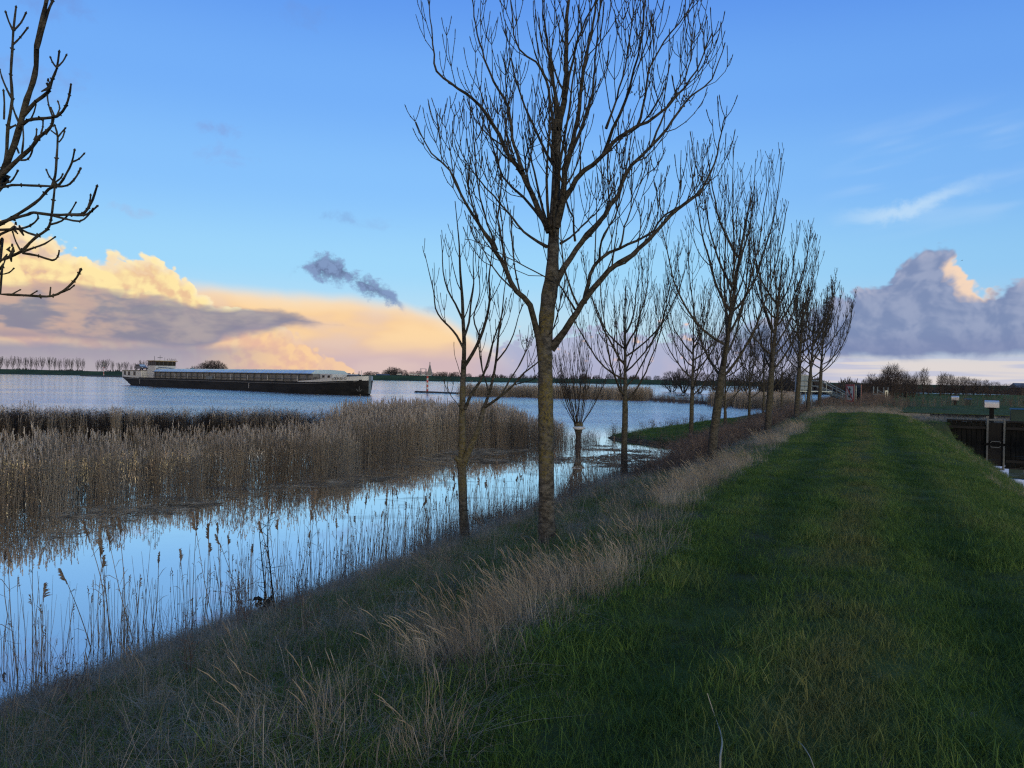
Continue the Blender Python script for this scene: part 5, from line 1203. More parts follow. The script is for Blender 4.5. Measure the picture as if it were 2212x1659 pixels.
def duck(px, py, i):
    p = at_z(px, py); root = empty('water_bird', (p.x, p.y, 0), 'tiny dark water bird floating in the flocked line beyond the reed spit', 'bird', 'water birds beyond the reed spit', i * 1.1)
    m = MB(); m.tube([(-.30, 0, .14), (-.2, 0, .10), (0, 0, .08), (.16, 0, .10), (.24, 0, .14)], [.02, .09, .13, .10, .03], 8); m.build('body', M['black'], root, True)
    m = MB(); m.tube([(.18, 0, .14), (.22, 0, .28), (.27, 0, .33), (.37, 0, .31)], [.05, .045, .06, .012], 7); m.build('head', M['black'], root, True)
for i, x in enumerate((1462, 1467, 1471, 1475, 1479, 1486)): duck(x, 854.5 + (i % 2) * .5, i)

# ------------------------------------------------------------------ grass, reeds, scrub (stuff: scattered clumps)
def blades(rng, n, rad, h, w, lean=.35, bend=.5, to=None, seg=3, flat=0.0):
    """n tapered blades rooted in a disc; to = common lean direction (x, y)"""
    a = rng.rand(n) * 6.283; q = rng.rand(n) ** .5 * rad
    B = np.stack([np.cos(a) * q, np.sin(a) * q, np.zeros(n)], 1)
    H = h[0] + (h[1] - h[0]) * rng.rand(n) ** 1.3
    az = rng.rand(n) * 6.283; D = np.stack([np.cos(az), np.sin(az), np.zeros(n)], 1) * (lean * rng.rand(n) ** .7)[:, None]
    if to is not None: D += np.array([to[0], to[1], 0]) * (.6 + .6 * rng.rand(n))[:, None]
    W0 = np.cross(D + 1e-3, UP); W0 /= np.linalg.norm(W0, axis=1)[:, None]; sp = rng.rand(n) * 6.28
    W0 = W0 * np.cos(sp)[:, None] + np.stack([np.cos(az), np.sin(az), 0 * az], 1) * np.sin(sp)[:, None] * .7
    ww = rng.uniform(w[0], w[1], n); V = []; bd = bend * rng.uniform(.3, 1.5, n)
    for i in range(seg + 1):
        t = i / seg
        p = B + UP * (H * (t - flat * t * t))[:, None] * np.sqrt(np.clip(1 - (bd * t) ** 2 * .35, .05, 1))[:, None] + D * (H * (t * .6 + t * t * bd))[:, None]
        k = ww * (1 - t) ** .7 * .5 + ww * .04
        V += [p - W0 * k[:, None], p + W0 * k[:, None]]
    V = np.stack(V, 1).reshape(-1, 3); F = []
    idx = np.arange(n)[:, None] * (2 * (seg + 1))
    for i in range(seg): F.append(idx + np.array([2*i, 2*i + 1, 2*i + 3, 2*i + 2]))
    return V, np.concatenate(F)
class Clump:
    def __init__(s): s.V, s.F, s.n, s.m = [], [], 0, []
    def add(s, VF, mi=0): s.V.append(VF[0]); s.F.append(VF[1] + s.n); s.n += len(VF[0]); s.m += [mi] * len(VF[1]); return s
    def wood(s, w, mi=0):
        if w.V: s.add((np.concatenate(w.V), np.concatenate(w.F)), mi)
        return s
    def obj(s, name, mat):
        w = Wood(); w.V, w.F, w.n = s.V, s.F, s.n; me = w.mesh(name); mats = mat if isinstance(mat, tuple) else (mat,)
        for m_ in mats: me.materials.append(m_)
        if len(mats) > 1 and len(me.polygons) == len(s.m): me.polygons.foreach_set('material_index', np.array(s.m, np.int32))
        return bpy.data.objects.new(name, me)
def proto(name, mat, makers):
    c = bpy.data.collections.new(name + '_source')
    for i, cl in enumerate(makers): c.objects.link(cl.obj(f'{name}_{i:02d}', mat))
    return c
def scatter(name, coll, pts, rz, scale, label, tilt=None, seed=1):
    """one object: clumps from coll placed on points"""
    n = len(pts); me = bpy.data.meshes.new(name); me.vertices.add(n); me.vertices.foreach_set('co', np.asarray(pts, np.float32).ravel())
    rot = np.zeros((n, 3), np.float32); rot[:, 2] = rz
    if tilt is not None: rot[:, 0:2] = tilt
    scale = np.asarray(scale, np.float32); scale = np.repeat(scale[:, None], 3, 1) if scale.ndim == 1 else scale
    for nm, ty, dat, key in (('rot', 'FLOAT_VECTOR', rot, 'vector'), ('scl', 'FLOAT_VECTOR', scale, 'vector'), ('pick', 'INT', np.random.RandomState(seed).randint(0, 9999, n).astype(np.int32), 'value')):
        me.attributes.new(nm, ty, 'POINT').data.foreach_set(key, dat.ravel())
    o = bpy.data.objects.new(name, me); COL.objects.link(o); tag(o, label, None, None, 'stuff')
    g = bpy.data.node_groups.new(name + '_nodes', 'GeometryNodeTree'); N, L = g.nodes, g.links
    g.interface.new_socket('Geometry', in_out='INPUT', socket_type='NodeSocketGeometry'); g.interface.new_socket('Geometry', in_out='OUTPUT', socket_type='NodeSocketGeometry')
    gi, go = N.new('NodeGroupInput'), N.new('NodeGroupOutput'); ip = N.new('GeometryNodeInstanceOnPoints'); ci = N.new('GeometryNodeCollectionInfo')
    ci.inputs['Collection'].default_value = coll; ci.inputs['Separate Children'].default_value = True; ci.inputs['Reset Children'].default_value = True
    def at(nm, ty): a = N.new('GeometryNodeInputNamedAttribute'); a.data_type = ty; a.inputs['Name'].default_value = nm; return a.outputs['Attribute']
    L.new(gi.outputs[0], ip.inputs['Points']); L.new(ci.outputs[0], ip.inputs['Instance']); ip.inputs['Pick Instance'].default_value = True
    L.new(at('pick', 'INT'), ip.inputs['Instance Index']); L.new(at('rot', 'FLOAT_VECTOR'), ip.inputs['Rotation']); L.new(at('scl', 'FLOAT_VECTOR'), ip.inputs['Scale'])
    L.new(ip.outputs[0], go.inputs[0]); md = o.modifiers.new('clumps', 'NODES'); md.node_group = g
    return o

def vnoise(u, s, sc_, seed=0):               # smooth value noise 0..1
    r = np.random.RandomState(100 + seed).rand(64, 64); x = u * sc_ + 1000; y = s * sc_ + 1000
    i, j = np.floor(x).astype(int), np.floor(y).astype(int); a, b = x - i, y - j; a = a*a*(3-2*a); b = b*b*(3-2*b)
    g = lambda p, q: r[p % 64, q % 64]
    return (g(i, j)*(1-a) + g(i+1, j)*a)*(1-b) + (g(i, j+1)*(1-a) + g(i+1, j+1)*a)*b
def fbm(u, s, sc_, seed=0): return (vnoise(u, s, sc_, seed) + .5 * vnoise(u, s, sc_ * 2.1, seed + 1) + .25 * vnoise(u, s, sc_ * 4.3, seed + 2)) / 1.75
def cast(f0, f1, dens, seed, margin=1.2):    # random ground points inside the view wedge between two depths
    rng = np.random.RandomState(seed); W = .70 * f1 + margin; n = int((f1 - f0) * 2 * W * dens)
    f = rng.uniform(f0, f1, n); r = rng.uniform(-W, W, n); k = abs(r) < .70 * np.maximum(f, .5) + margin; f, r = f[k], r[k]
    u = -f * math.sin(YAW) + r * math.cos(YAW); s = f * math.cos(YAW) + r * math.sin(YAW)
    return u, s, f, rng
def xyz(u, s, dz=-.01): return np.stack([u, s, gz(u, s) + dz], 1)

M['mown'] = blade_mat('grass_mown', ((.056, .108, .024), (.094, .160, .034), (.150, .185, .060)), .55)
M['rough'] = blade_mat('grass_rough', ((.060, .108, .026), (.105, .165, .045), (.220, .215, .115)), .8)
M['straw'] = blade_mat('grass_straw', ((.280, .225, .160), (.400, .330, .240), (.500, .430, .335)), 1.2)
M['thatch'] = blade_mat('grass_thatch', ((.170, .145, .108), (.310, .265, .205), (.480, .420, .335)), 1.5)
M['herb'] = blade_mat('herb_dead', ((.110, .080, .068), (.185, .140, .118), (.280, .220, .180)), 1.0)
M['reed'] = blade_mat('reed_dry', ((.270, .215, .160), (.390, .320, .245), (.540, .460, .360)), .25)
M['reedplume'] = blade_mat('reed_plume', ((.17, .125, .095), (.27, .21, .165), (.36, .29, .235)), .4)
M['scrub'] = blade_mat('scrub_dark', ((.022, .016, .013), (.040, .030, .025), (.062, .048, .038)), .4)
def near(fn, k, seed): return [fn(np.random.RandomState(seed + i)) for i in range(k)]

P_MOWN = proto('mown_grass', M['mown'], near(lambda r: Clump().add(blades(r, 88, .17, (.030, .078), (.0026, .0050), .9, .8)), 8, 10))
P_ROUGH = proto('rough_grass', M['rough'], near(lambda r: Clump().add(blades(r, 66, .18, (.06, .20), (.0028, .0056), .85, .9, (-.12, 0), 4)), 7, 30))
def straw(r):
    c = Clump().add(blades(r, 52, .17, (.13, .42), (.0022, .0037), .42, .45, (-.28, .05), 4)).add(blades(r, 40, .20, (.10, .34), (.0022, .0040), 1.0, .9, (-.1, 0), 3))
    w = Wood()
    for _ in range(4):
        a = r.rand() * 6.28; q = r.rand() * .16; b = np.array([math.cos(a) * q, math.sin(a) * q, 0]); h = r.uniform(.24, .52); t = b + [-h * r.uniform(.15, .5), h * r.uniform(-.1, .2), h * .92]
        m_ = (b + t) / 2 + [0.04, 0, .03]; w.tube(np.array([b, m_, t]), [.0016, .0014, .0011], 3); d = unit(t - m_); w.tube(np.array([t - d * .02, t + d * .04 + [-.01, 0, 0], t + d * .10 + [-.03, 0, -.012]]), [.0018, .0040, .001], 4)
    return c.wood(w)
P_STRAW = proto('tall_straw', M['straw'], near(straw, 7, 50))
P_THATCH = proto('thatch', M['thatch'], near(lambda r: Clump().add(blades(r, 64, .24, (.10, .30), (.0020, .0042), 1.5, 1.0, None, 3, .75)).add(blades(r, 9, .18, (.12, .34), (.003, .005), .6, .6, (-.2, 0), 3)), 7, 70))
def herb(r):
    w = Wood()
    for _ in range(7):
        a = r.rand() * 6.28; q = r.rand() * .22; b = np.array([math.cos(a) * q, math.sin(a) * q, -.02]); h = r.uniform(.35, .9)
        t = b + [r.normal(-.08, .12) * h, r.normal(0, .12) * h, h]; P = np.array([b, b + (t - b) * .33 + r.normal(0, .015, 3), b + (t - b) * .66 + r.normal(0, .02, 3), t]); w.tube(P, [.004, .0035, .003, .0018], 4)
        for k in range(r.randint(3, 8)):
            f = r.uniform(.3, 1); p = b + (t - b) * f; d = unit(np.array([r.normal(), r.normal(), r.uniform(.3, 1.2)])); L = r.uniform(.05, .18); w.tube(np.array([p, p + d * L]), [.0022, .0014], 3)
            if r.rand() < .7: w.tube(np.array([p + d * L, p + d * (L + .02), p + d * (L + .045)]), [.003, .009, .003], 4)
    return Clump().wood(w).add(blades(r, 20, .22, (.1, .3), (.004, .008), .9, .9))
P_HERB = proto('dead_herb', M['herb'], near(herb, 6, 90))
def bramble(r):
    w = Wood()
    for _ in range(26):
        a = r.rand() * 6.28; q = r.rand() * .35; b = np.array([math.cos(a) * q, math.sin(a) * q, -.03]); h = r.uniform(.4, 1.15); o = r.uniform(.1, .7); az = r.rand() * 6.28; D = np.array([math.cos(az), math.sin(az), 0]) * o
        t = np.linspace(0, 1, 6)[:, None]; P = b + D * t ** 1.4 + UP * h * (t * 1.5 - t * t * .62) + r.normal(0, .012, (6, 3)); w.tube(P, np.linspace(.006, .0022, 6), 3)
        for k in range(5): i = r.randint(2, 6); d = unit(np.array([r.normal(), r.normal(), r.uniform(0, 1)])); w.tube(np.array([P[i], P[i] + d * r.uniform(.06, .2)]), [.0028, .0015], 3)
    return Clump().wood(w).add(blades(r, 26, .4, (.15, .55), (.006, .014), .8, .9))
P_BRAM = proto('bramble', M['herb'], near(bramble, 6, 110)); P_SCRUB = proto('scrub', M['scrub'], near(bramble, 6, 120))

def plume(w, r, t, d, L, side, thick=1.0, n=12):
    for k in range(n):
        f = k / n; p = t + d * L * f * .8; e = unit(d * .9 + side * (.55 - .2 * f) + r.normal(0, .22, 3)); l = L * (.36 - .16 * f) * r.uniform(.7, 1.2)
        w.tube(np.array([p, p + e * l * .5, p + e * l + np.array([0, 0, -.22 * l]) + side * .10 * l]), [.0018 * thick, .0058 * thick, .0012], 3)
    w.tube(np.array([t - d * .05, t, t + d * L * .85]), [.003 * thick, .003 * thick, .0012], 3)
def reed(r, n=13, H=(1.25, 1.78), rad=.30, thick=1.0, pl=.6):
    w = Wood(); pw = Wood()
    for _ in range(n):
        a = r.rand() * 6.28; q = r.rand() ** .5 * rad; b = np.array([math.cos(a) * q, math.sin(a) * q, -.15]); h = r.uniform(*H); ln = r.normal(0, .06, 2) + [.03, 0]
        t = b + [ln[0] * h, ln[1] * h, h]; m_ = b + (t - b) * .5 + np.append(r.normal(0, .03, 2), 0); w.tube(np.array([b, m_, t]), [.0042 * thick, .0036 * thick, .0022 * thick], 3)
        if r.rand() < pl: plume(pw, r, t, unit(t - m_), r.uniform(.15, .26), np.append(unit(r.normal(0, 1, 2)), 0) * .8, 1.2 * thick, 8)
        for k in range(2):
            f = r.uniform(.25, .85); p = b + (t - b) * f; az = r.rand() * 6.28; d = np.array([math.cos(az), math.sin(az), r.uniform(.2, 1.4)]); d = unit(d); L = r.uniform(.14, .34); w.tube(np.array([p, p + d * L * .6, p + d * L + [0, 0, -.06]]), [.003 * thick, .0045 * thick, .001], 3)
    return Clump().wood(w).wood(pw, 1).add(blades(r, 12, rad, (.3, 1.0), (.004, .008), .5, .7))
M['plume_pale'] = blade_mat('plume_pale', ((.34, .28, .23), (.48, .41, .35), (.62, .55, .48)), .35)
P_REED = proto('reed', (M['reed'], M['plume_pale']), near(lambda r: reed(r, 11, thick=1.45), 8, 130))
P_REEDFAR = proto('reed_far', (M['reed'], M['plume_pale']), near(lambda r: reed(r, 20, (1.3, 2.1), .8, 3.0, .7), 5, 150))

def grow_cover():
    U, Sx, Fd = [], [], []; rg = np.random.RandomState(77)
    for f0, f1, dn, seed in ((1.6, 5, 95, 1), (5, 9, 80, 2), (9, 16, 52, 3), (16, 30, 26, 4), (30, 62, 11, 5)):
        u, s, f, _ = cast(f0, f1, dn, seed); U.append(u); Sx.append(s); Fd.append(f)
    u, s, f = map(np.concatenate, (U, Sx, Fd)); z = gz(u, s); k = (z > -.05) & (f < 62); u, s, f, z = u[k], s[k], f[k], z[k]
    n1, n2, n3 = fbm(u, s, .55, 1), fbm(u, s, 1.3, 5), fbm(u, s, .25, 9); r = rg.rand(len(u))
    edge = -1.72 - .28 * sstep(s, 5, 12) + (n1 - .5) * .7                                     # ragged left edge of the mown strip
    redge = 2.0 + (n1 - .5) * .7
    mown = (u > edge) & (u < redge) & (s < 47 + (n1 - .5) * 3)
    left = (u <= edge) & (s < 60) & (u > -9.5)
    right = (u >= redge) & (s < 50.1)
    back = (s > 50.1) & (u > 2.4)
    crest = (~mown) & (~left) & (~right) & (~back)
    spit = (s > 37) & (u < -7.2)
    d = u - edge                                                      # <= 0 going down the river slope
    cl = fbm(u, s, .42, 21)
    trunk = (u < -2.55) & (u > -3.8) & (s > 5.2) & (s < 8.9)
    pst = np.exp(-((d + .50) / .42) ** 2) * sstep(cl, .46, .60) * .95 + .06 * np.exp(-((d + .8) / .9) ** 2) + .04 * sstep(n2, .56, .66) + .07 * np.exp(-((d + 2.3) / .7) ** 2) * sstep(n1, .54, .64)
    pst = pst * np.where(s > 26, .7, 1) * np.where(trunk, .06, 1)
    low = sstep(-d, 3.0, 4.6)
    lowlow = sstep(u, -6.3, -7.1)
    bram = left & (u < -3.9) & (u > -5.6 - 1.2 * sstep(s, 24, 34)) & (s > 15) & (fbm(u, s, .35, 14) + sstep(s, 14, 26) * .38 > .66) & ~spit
    def put(nm, P, mask, keep, sc0, sc1, lab, dz=-.012, seed=0, squash=None, tl=.12, spin=6.283):
        m = mask & (rg.rand(len(u)) < keep); q = xyz(u[m], s[m], dz); n = len(q)
        far = 1 + .9 * sstep(f[m], 12, 55); sc_ = rg.uniform(sc0, sc1, n) * far ** .8
        S3 = np.stack([sc_, sc_, sc_ / far ** .75], 1)
        scatter(nm, P, q, rg.rand(n) * spin - spin / 2, S3, lab, rg.normal(0, tl, (n, 2)), seed + 1)
    rut = np.maximum(np.exp(-((u + .95) / .24) ** 2), np.exp(-((u - .75) / .24) ** 2))
    put('mown_grass', P_MOWN, mown | (right & (u < 2.8)), 1.0 - .25 * rut, .75, 1.25, 'short mown green grass covering the top of the dike')
    put('grass_tufts', P_MOWN, mown & (n2 > .54) & (rut < .5), .30, 1.3, 1.9, 'taller tufts in the mown grass of the path', seed=3)
    put('straw_litter', P_THATCH, mown & ((abs(u + .05) < .34 + .3 * n1) | (u < edge + .35)), .06, .20, .38, 'dry stems lying in the crown strip of the path', seed=4)
    put('rough_grass', P_ROUGH, left & ~bram & ~spit, np.clip(.62 * (1 - pst * .8) * (1 - low * .45) * (1 - lowlow * .55) * sstep(n3 + n2 * .5, .36, .66), 0, 1) * .85, .55, 1.0, 'rough green grass on the river side slope', seed=5)
    put('slope_grass', P_MOWN, left & ~bram & ~spit & (u > -5.6), np.clip(.9 * sstep(n3 + n1 * .5, .52, .74) * (1 - .7 * np.clip(pst, 0, 1)) * (1 - .75 * low), 0, 1) * .75, 1.0, 1.7, 'short green grass on the river side slope', seed=25)
    put('rough_grass_right', P_ROUGH, right, .40, .55, 1.0, 'rough green grass on the ditch side slope', seed=6)
    put('straw_grass', P_STRAW, left & ~spit, np.clip(pst, 0, 1) * (.42 + .34 * sstep(f, 3.5, 7)), .52, .92, 'tall dry straw coloured grass along the edge of the path', seed=7, spin=1.7)
    put('thatch_grass', P_THATCH, left & ~spit, np.clip(.36 + .62 * low + .45 * (n2 - .4), 0, 1) * .95, .65, 1.2, 'matted dead brown grass on the lower slope', seed=8)
    put('bank_straw_low', P_STRAW, left & ~spit & ~bram & (u < -4.0) & (n1 > .44), .20, .38, .62, 'short bleached straw scattered on the lower slope', seed=26)
    put('dead_herbs', P_HERB, left & (u < -4.2) & ~spit, np.clip(.01 + .10 * sstep(n1, .5, .68) * sstep(s, 8, 16), 0, 1), .35, .75, 'dead brown herb stems near the water edge', seed=9)
    put('bramble_scrub', P_BRAM, bram, .36 - .10 * sstep(s, 30, 20), .48, .85, 'tangled brown bramble and dead weeds on the slope between the trees', seed=10)
    put('dry_right', P_STRAW, right & (u < 3.1) & (n2 > .47), .16, .35, .6, 'thin dry grass along the ditch side edge', seed=11, spin=3)
    put('spit_grass', P_MOWN, spit & (z > .12), .9, 1.0, 1.7, 'short green grass on the low spit', seed=12)
    put('spit_edge', P_HERB, spit & (z > -.03) & (z < .16), .45, .5, .9, 'brown weeds along the muddy edge of the spit', seed=13)
    put('crest_straw', P_STRAW, (crest | ((s > 44) & (u > -3.2) & (u < 2.4) & ~mown)) & (u > -4) & (u < 2.6), .45, .35, .62, 'tall dry grass where the mown path ends', seed=14, spin=2.5)
    put('polder_dry', P_THATCH, back & (s < 56.2), .95, .9, 1.4, 'withered grass behind the timber sluice wall', seed=15)
    put('polder_green', P_ROUGH, back & (s < 56.2), .25, .6, .9, 'green grass among the withered growth behind the sluice wall', seed=16)
grow_cover()
def far_field():
    u, s, f, rg = cast(58, 230, 1.1, 40, 3); z = gz(u, s); k = (z > .75) & (u > -2) & (s > 59.8); u, s, f = u[k], s[k], f[k]; n1 = fbm(u, s, .06, 3)
    scatter('field_grass', P_ROUGH, xyz(u, s, -.05), rg.rand(len(u)) * 6.28, np.stack([rg.uniform(2.6, 4.4, len(u))] * 2 + [rg.uniform(.6, 1.0, len(u))], 1), 'short green grass of the field beyond the cross ditch', rg.normal(0, .04, (len(u), 2)))
    m = (s < 80) & (n1 > .46) | (u < 3); q = xyz(u[m], s[m], -.03)
    scatter('field_weeds', P_HERB, q, rg.rand(len(q)) * 6.28, rg.uniform(.7, 1.3, len(q)), 'brown weeds at the near edge of the field')
    # tall dry grass and weeds on the bank past the gauge station
    u, s, f, rg = cast(56, 120, 2.4, 41, 3); k = (u < 1.5) & (u > -8) & (gz(u, s) > .05) & (s > 55); q = xyz(u[k], s[k], -.03); h = rg.rand(len(q)) < .6
    scatter('bank_straw', P_STRAW, q[h], rg.rand(h.sum()) * 2.5, np.stack([rg.uniform(1.4, 2.0, h.sum())] * 2 + [rg.uniform(.45, .85, h.sum())], 1), 'tall dry grass on the bank around the signs')
    scatter('bank_weeds', P_HERB, q[~h], rg.rand((~h).sum()) * 6.28, rg.uniform(.6, 1.1, (~h).sum()), 'dead weeds on the bank around the signs')
far_field()

def inside(poly, f, r):
    c = np.zeros(len(f), bool); n = len(poly)
    for i in range(n):
        (x0, y0), (x1, y1) = poly[i], poly[(i + 1) % n]; k = ((y0 > f) != (y1 > f)) & (r < (x1 - x0) * (f - y0) / (y1 - y0 + 1e-9) + x0); c ^= k
    return c
def plan(pts): return [((p := at_z(x, y)).dot(RGT), p.dot(FWD)) for x, y in pts]
def reed_beds():
    def bed(nm, P, pts, dens, seed, sc0, sc1, lab, hz=None, spin=6.28):
        poly = plan(pts); rs = [p[0] for p in poly]; fs = [p[1] for p in poly]; rng = np.random.RandomState(seed)
        n = int((max(rs) - min(rs)) * (max(fs) - min(fs)) * dens); r, f = rng.uniform(min(rs), max(rs), n), rng.uniform(min(fs), max(fs), n)
        wv = (fbm(r, f, .6, seed) - .5) * .9; k = inside(poly, f + wv, r + wv * .6); r, f = r[k], f[k]; e_ = poly[9][0] if nm == 'tall_reed_bed' else 1e6
        u = -f * math.sin(YAW) + r * math.cos(YAW); s = f * math.cos(YAW) + r * math.sin(YAW); sc_ = (1 - .42 * sstep(r, e_ - 4.5, e_)) * rng.uniform(sc0, sc1, len(u)) * (.74 + .52 * fbm(u, s, .5, seed + 3))
        return scatter(nm, P, np.stack([u, s, 0 * u], 1), rng.rand(len(u)) * spin, sc_, lab, rng.normal(0, .085, (len(u), 2)), seed)
    bed('reed_bed', P_REED, [(-180, 1150), (0, 1118), (200, 1083), (400, 1058), (600, 1034), (735, 1030), (765, 1016), (760, 982), (600, 996), (400, 1014), (200, 1028), (0, 1050), (-180, 1075)], 8.0, 1, .72, .92, 'front strip of dry tan reeds with feathery plumes beside the pool')
    bed('tall_reed_bed', P_REED, [(700, 1010), (765, 1012), (775, 1000), (850, 990), (925, 976), (1000, 962), (1130, 962), (1205, 968), (1228, 955), (1200, 934), (1000, 922), (760, 935)], 6.5, 11, .94, 1.12, 'taller dense block of tan reeds behind the forked ash')
    bed('reed_fringe_back', P_REED, [(-150, 950), (760, 944), (760, 925), (-150, 930)], 1.6, 2, .62, .85, 'reeds of the far edge of the bed against the river', 1)
    bed('dark_scrub', P_SCRUB, [(-150, 946), (500, 942), (760, 936), (860, 925), (500, 920), (-150, 925)], 3.0, 3, .85, 1.35, 'dark tangled scrub on the low bank behind the reeds', 1)
    bed('spit_reeds', P_REEDFAR, [(985, 855), (1100, 858), (1400, 866), (1405, 861.5), (1280, 857), (1100, 853.5), (1010, 852)], 1.1, 4, .85, 1.15, 'brown reeds on the narrow spit across the river')
    bed('spit_reeds_right', P_REEDFAR, [(1530, 878), (1640, 884), (1720, 889), (1722, 874), (1640, 869), (1540, 868)], 1.2, 5, .75, 1.0, 'brown reeds at the root of the spit behind the tree row')
    bed('spit_weeds', P_HERB, [(1405, 868), (1640, 884), (1640, 878), (1480, 868), (1405, 863)], 1.6, 7, 1.0, 1.6, 'dark weeds on the wet mud of the spit')
    bed('willow_foot', P_HERB, [(1215, 974), (1262, 972), (1300, 958), (1290, 948), (1225, 955)], 6, 6, .5, .9, 'weeds around the foot of the pollarded willow')
    # floating bits of dead reed on the still pool
    rng = np.random.RandomState(9)
    def bits(r):
        w = Wood()
        for _ in range(26):
            a = r.rand() * 6.28; q = r.rand() ** .5 * .5; b = np.array([math.cos(a) * q, math.sin(a) * q, .004]); az = r.normal(.2, .7); L = r.uniform(.04, .26); w.tube(np.array([b, b + [math.cos(az) * L, math.sin(az) * L, r.uniform(0, .012)]]), [.004, .003], 4)
        return Clump().wood(w)
    PB = proto('reed_litter', M['thatch'], near(bits, 5, 170))
    poly = plan([(-60, 1215), (0, 1130), (400, 1066), (770, 1030), (1000, 968), (1235, 974), (1290, 962), (1400, 965), (1380, 1010), (1230, 1008), (1150, 1000), (960, 1005), (780, 1050), (620, 1060), (420, 1095), (200, 1150)])
    n = 9000; rs = np.array([p[0] for p in poly]); fs = np.array([p[1] for p in poly]); r, f = rng.uniform(rs.min(), rs.max(), n), rng.uniform(fs.min(), fs.max(), n)
    k = inside(poly, f, r) & (fbm(r, f * 1.6, .5, 30) > .46); r, f = r[k], f[k]; u = -f * math.sin(YAW) + r * math.cos(YAW); s = f * math.cos(YAW) + r * math.sin(YAW); m = rng.rand(len(u)) < .38; u, s = u[m], s[m]
    scatter('floating_litter', PB, np.stack([u, s, 0 * u], 1), YAW + rng.normal(0, .5, len(u)), rng.uniform(.6, 1.3, len(u)), 'dead reed litter floating on the still pool along the reeds')
reed_beds()

# --- single reed stalks of the sparse fringe along the near water edge
def fringe():
    rng = np.random.RandomState(21); VAR = []
    for i in range(9):
        w, pw = Wood(), Wood(); h = 1.0; ln = rng.normal(-.06, .10); b = np.zeros(3); t = np.array([ln, rng.normal(0, .05), h]); m_ = t * .5 + [rng.normal(0, .03), 0, 0]
        P = smooth_path([b, m_, t], .12); w.tube(P, np.linspace(.0056, .0030, len(P)), 5)
        for k in range(3):
            f = rng.uniform(.3, .85); p = t * f; az = rng.rand() * 6.28; d = unit(np.array([math.cos(az), math.sin(az), rng.uniform(.5, 1.6)])); L = rng.uniform(.08, .22); w.tube(np.array([p, p + d * L * .6, p + d * L + [0, 0, -.04]]), [.002, .0034, .0008], 3)
        sd_ = np.append(unit(rng.normal(0, 1, 2)), -.1); plume(pw, rng, t - [0, 0, .02], unit(t - m_), rng.uniform(.17, .25), sd_, 1.75, 30)
        a, c = w.mesh('reed_stem'), pw.mesh('reed_plume'); a.materials.append(M['reed']); c.materials.append(M['reedplume']); VAR.append((a, c))
    spots = [(18, 1330, 1240), (40, 1470, 1215), (70, 1420, 1205), (90, 1440, 1310), (225, 1390, 1140), (245, 1405, 1165), (268, 1400, 1150), (290, 1380, 1160), (240, 1400, 1190), (215, 1380, 1225), (330, 1370, 1215), (200, 1400, 1240),
             (415, 1330, 1140), (440, 1350, 1165), (462, 1340, 1130), (445, 1320, 1190), (480, 1310, 1145), (395, 1350, 1205), (500, 1300, 1175), (540, 1310, 1195), (520, 1300, 1160), (570, 1290, 1110), (585, 1300, 1150), (602, 1280, 1095), (610, 1290, 1140), (640, 1270, 1160),
             (660, 1260, 1085), (690, 1250, 1080), (672, 1260, 1120), (705, 1245, 1105), (730, 1240, 1150), (745, 1230, 1110), (765, 1225, 1085), (780, 1220, 1130), (800, 1210, 1160), (820, 1205, 1075), (835, 1200, 1090), (850, 1195, 1070), (868, 1190, 1068), (878, 1185, 1110), (895, 1180, 1090), (910, 1175, 1125), (930, 1170, 1075), (945, 1165, 1105), (960, 1160, 1060), (978, 1155, 1035), (985, 1150, 1095),
             (1025, 1140, 1065), (1040, 1130, 1045), (1052, 1128, 1085), (1065, 1122, 1060), (1078, 1118, 1010), (1090, 1112, 1050), (1102, 1108, 1075), (1115, 1102, 1040), (1128, 1095, 1062), (1140, 1090, 1025), (1210, 1065, 985), (1222, 1060, 1010), (1235, 1058, 1000), (1250, 1050, 975), (1262, 1048, 1005), (1275, 1045, 990), (1290, 1040, 965), (1300, 1036, 1000), (1312, 1032, 980), (1325, 1028, 955), (1335, 1022, 985), (1370, 1010, 960), (1385, 1003, 948), (1400, 998, 965)]
    n = 0
    for px, yb, yt in spots:
        p = at_z(px, yb); f = p.dot(FWD); e = -7.35
        if p.x > e + .25: p.x = e + .25                         # keep the foot at the water's edge
        H = max(.75, min(1.75, (yb - yt) * (1024 / 2212) / 768 * f)) + .05; a, c = VAR[n % 9]; n += 1
        o = bpy.data.objects.new('reed_stalk', a); COL.objects.link(o); o.location = (p.x, p.y, max(-.06, float(gz(p.x, p.y)) - .03)); o.rotation_euler = (rng.normal(0, .05), rng.normal(0, .07), rng.rand() * 6.28); o.scale = (.9 + .2 * rng.rand(),) * 2 + (H,)
        tag(o, 'single dry reed stalk with a drooping plume in the sparse fringe along the near bank', 'reed', 'reed stalks fringing the near water edge')
        q = bpy.data.objects.new('plume', c); COL.objects.link(q); q.parent = o
    # thinner plain stalks among them
    def plain(r):
        w = Wood()
        for _ in range(5):
            b = np.append(r.normal(0, .18, 2), -.05); h = r.uniform(.4, 1.15); t = b + [r.normal(-.04, .08) * h, r.normal(0, .06) * h, h]; w.tube(np.array([b, (b + t) / 2 + np.append(r.normal(0, .012, 2), 0), t]), [.0036, .003, .0016], 3)
            if r.rand() < .35: plume(w, r, t, unit(t - b), .12, np.append(unit(r.normal(0, 1, 2)), 0), .9, 7)
        return Clump().wood(w).add(blades(r, 6, .2, (.2, .6), (.004, .007), .6, .7))
    PP = proto('plain_stalks', M['reed'], near(plain, 6, 190)); rs = np.random.RandomState(33)
    s = rs.uniform(2, 27, 380); u = -7.40 - np.abs(rs.normal(0, .45, 380)) + (fbm(s, s * 0, .3, 2) - .4) * .6; k = (fbm(s, u, .45, 8) > .42); u, s = u[k], s[k]
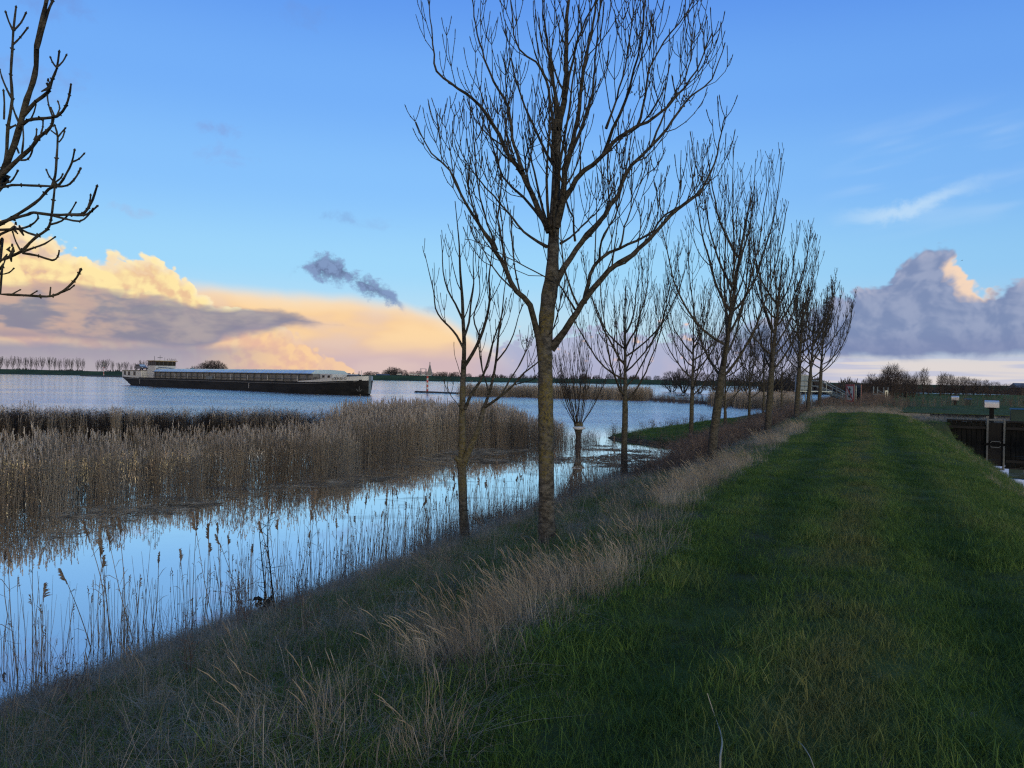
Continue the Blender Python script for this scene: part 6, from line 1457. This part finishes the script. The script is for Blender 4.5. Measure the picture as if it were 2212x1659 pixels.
    scatter('edge_stalks', PP, np.stack([u, s, np.maximum(gz(u, s), -.05)], 1), rs.rand(len(u)) * 6.28, rs.uniform(.7, 1.15, len(u)), 'thin broken reed stalks standing along the near water edge')
    # dark wet plants in the shallows
    s = np.concatenate([rs.uniform(12, 26, 260), rs.normal(15.5, 1.0, 170)]); u = -7.3 - np.abs(rs.normal(0, .35, len(s))); u[260:] -= .25
    scatter('shore_weeds', P_HERB, np.stack([u, s, np.maximum(gz(u, s), -.08)], 1), rs.rand(len(u)) * 6.28, rs.uniform(.16, .34, len(u)), 'low dark weeds standing in the shallows by the forked ash')
fringe()

# --- a few singles in the foreground
def dead_weed():
    b = at_d(572, 1385, 9.0); z = float(gz(b.x, b.y)); rng = np.random.RandomState(4); w, lf = Wood(), Wood()
    q = lambda x, y: np.array(at_d(x, y, 9.0)); B = np.array([b.x, b.y, z - .03])
    for pts in ([(576, 1340), (572, 1270), (565, 1200), (560, 1150)], [(592, 1330), (585, 1240), (578, 1170), (582, 1090)], [(590, 1360), (612, 1320), (614, 1300)]):
        P = smooth_path([B] + [q(*p) for p in pts], .06); w.tube(P, np.linspace(.012, .004, len(P)), 5)
        for k in range(16):
            i = rng.randint(len(P) // 4, len(P)); d = unit(np.array([rng.normal(), rng.normal(), rng.uniform(.3, 1.2)])); L = rng.uniform(.06, .22); w.tube(np.array([P[i], P[i] + d * L * .6, P[i] + d * L + rng.normal(0, .02, 3)]), [.004, .003, .002], 3)
    for k in range(40):
        p = B + [rng.normal(0, .05), rng.normal(0, .05), rng.uniform(.05, .28)]; w2 = rng.uniform(.02, .05); d = unit(rng.normal(0, 1, 3)); lf.tube(np.array([p, p + d * w2, p + d * w2 * 2 + [0, 0, -.03]]), [.006, w2 * .6, .004], 5)
    root = empty('dead_weed', tuple(B), 'black dead weed with forked bare stems standing at the bank in front of the pool', 'weed')
    link('stems', w.mesh('weed_stems', B), M['seed'], root); link('withered_leaves', lf.mesh('weed_leaves', B), M['seed'], root)
dead_weed()
def stalk(name, pts, label, r0, r1, mat, cat, lift=.02):
    P = []
    for i, (x, y) in enumerate(pts):
        p = at_z(x, y, 1.63); 
        for _ in range(3): p = at_z(x, y, float(gz(p.x, p.y)) + lift + .05 * math.sin(i * 1.3) * (i > 0))
        P.append(np.array(p))
    Q = smooth_path(P, .03); w = Wood(); w.tube(Q, np.linspace(r0, r1, len(Q)), 6); o = link(name, w.mesh(name, Q[0]), mat); o.location = tuple(Q[0]); tag(o, label, cat)
PALE = simple('pale_stem', (.26, .25, .20), .8, .2, 6.0)
stalk('dry_twig', [(1556, 1672), (1556, 1635), (1560, 1605), (1556, 1580), (1545, 1550), (1535, 1520), (1528, 1498)], 'long pale bent twig lying on the mown grass at the bottom edge', .0042, .0026, PALE, 'twig', .06)
stalk('fallen_straw', [(1765, 1680), (1752, 1640), (1735, 1612), (1722, 1600)], 'short thin dry stem in the mown grass right of the long pale twig',   .0022, .0014, PALE, 'stem', .07)
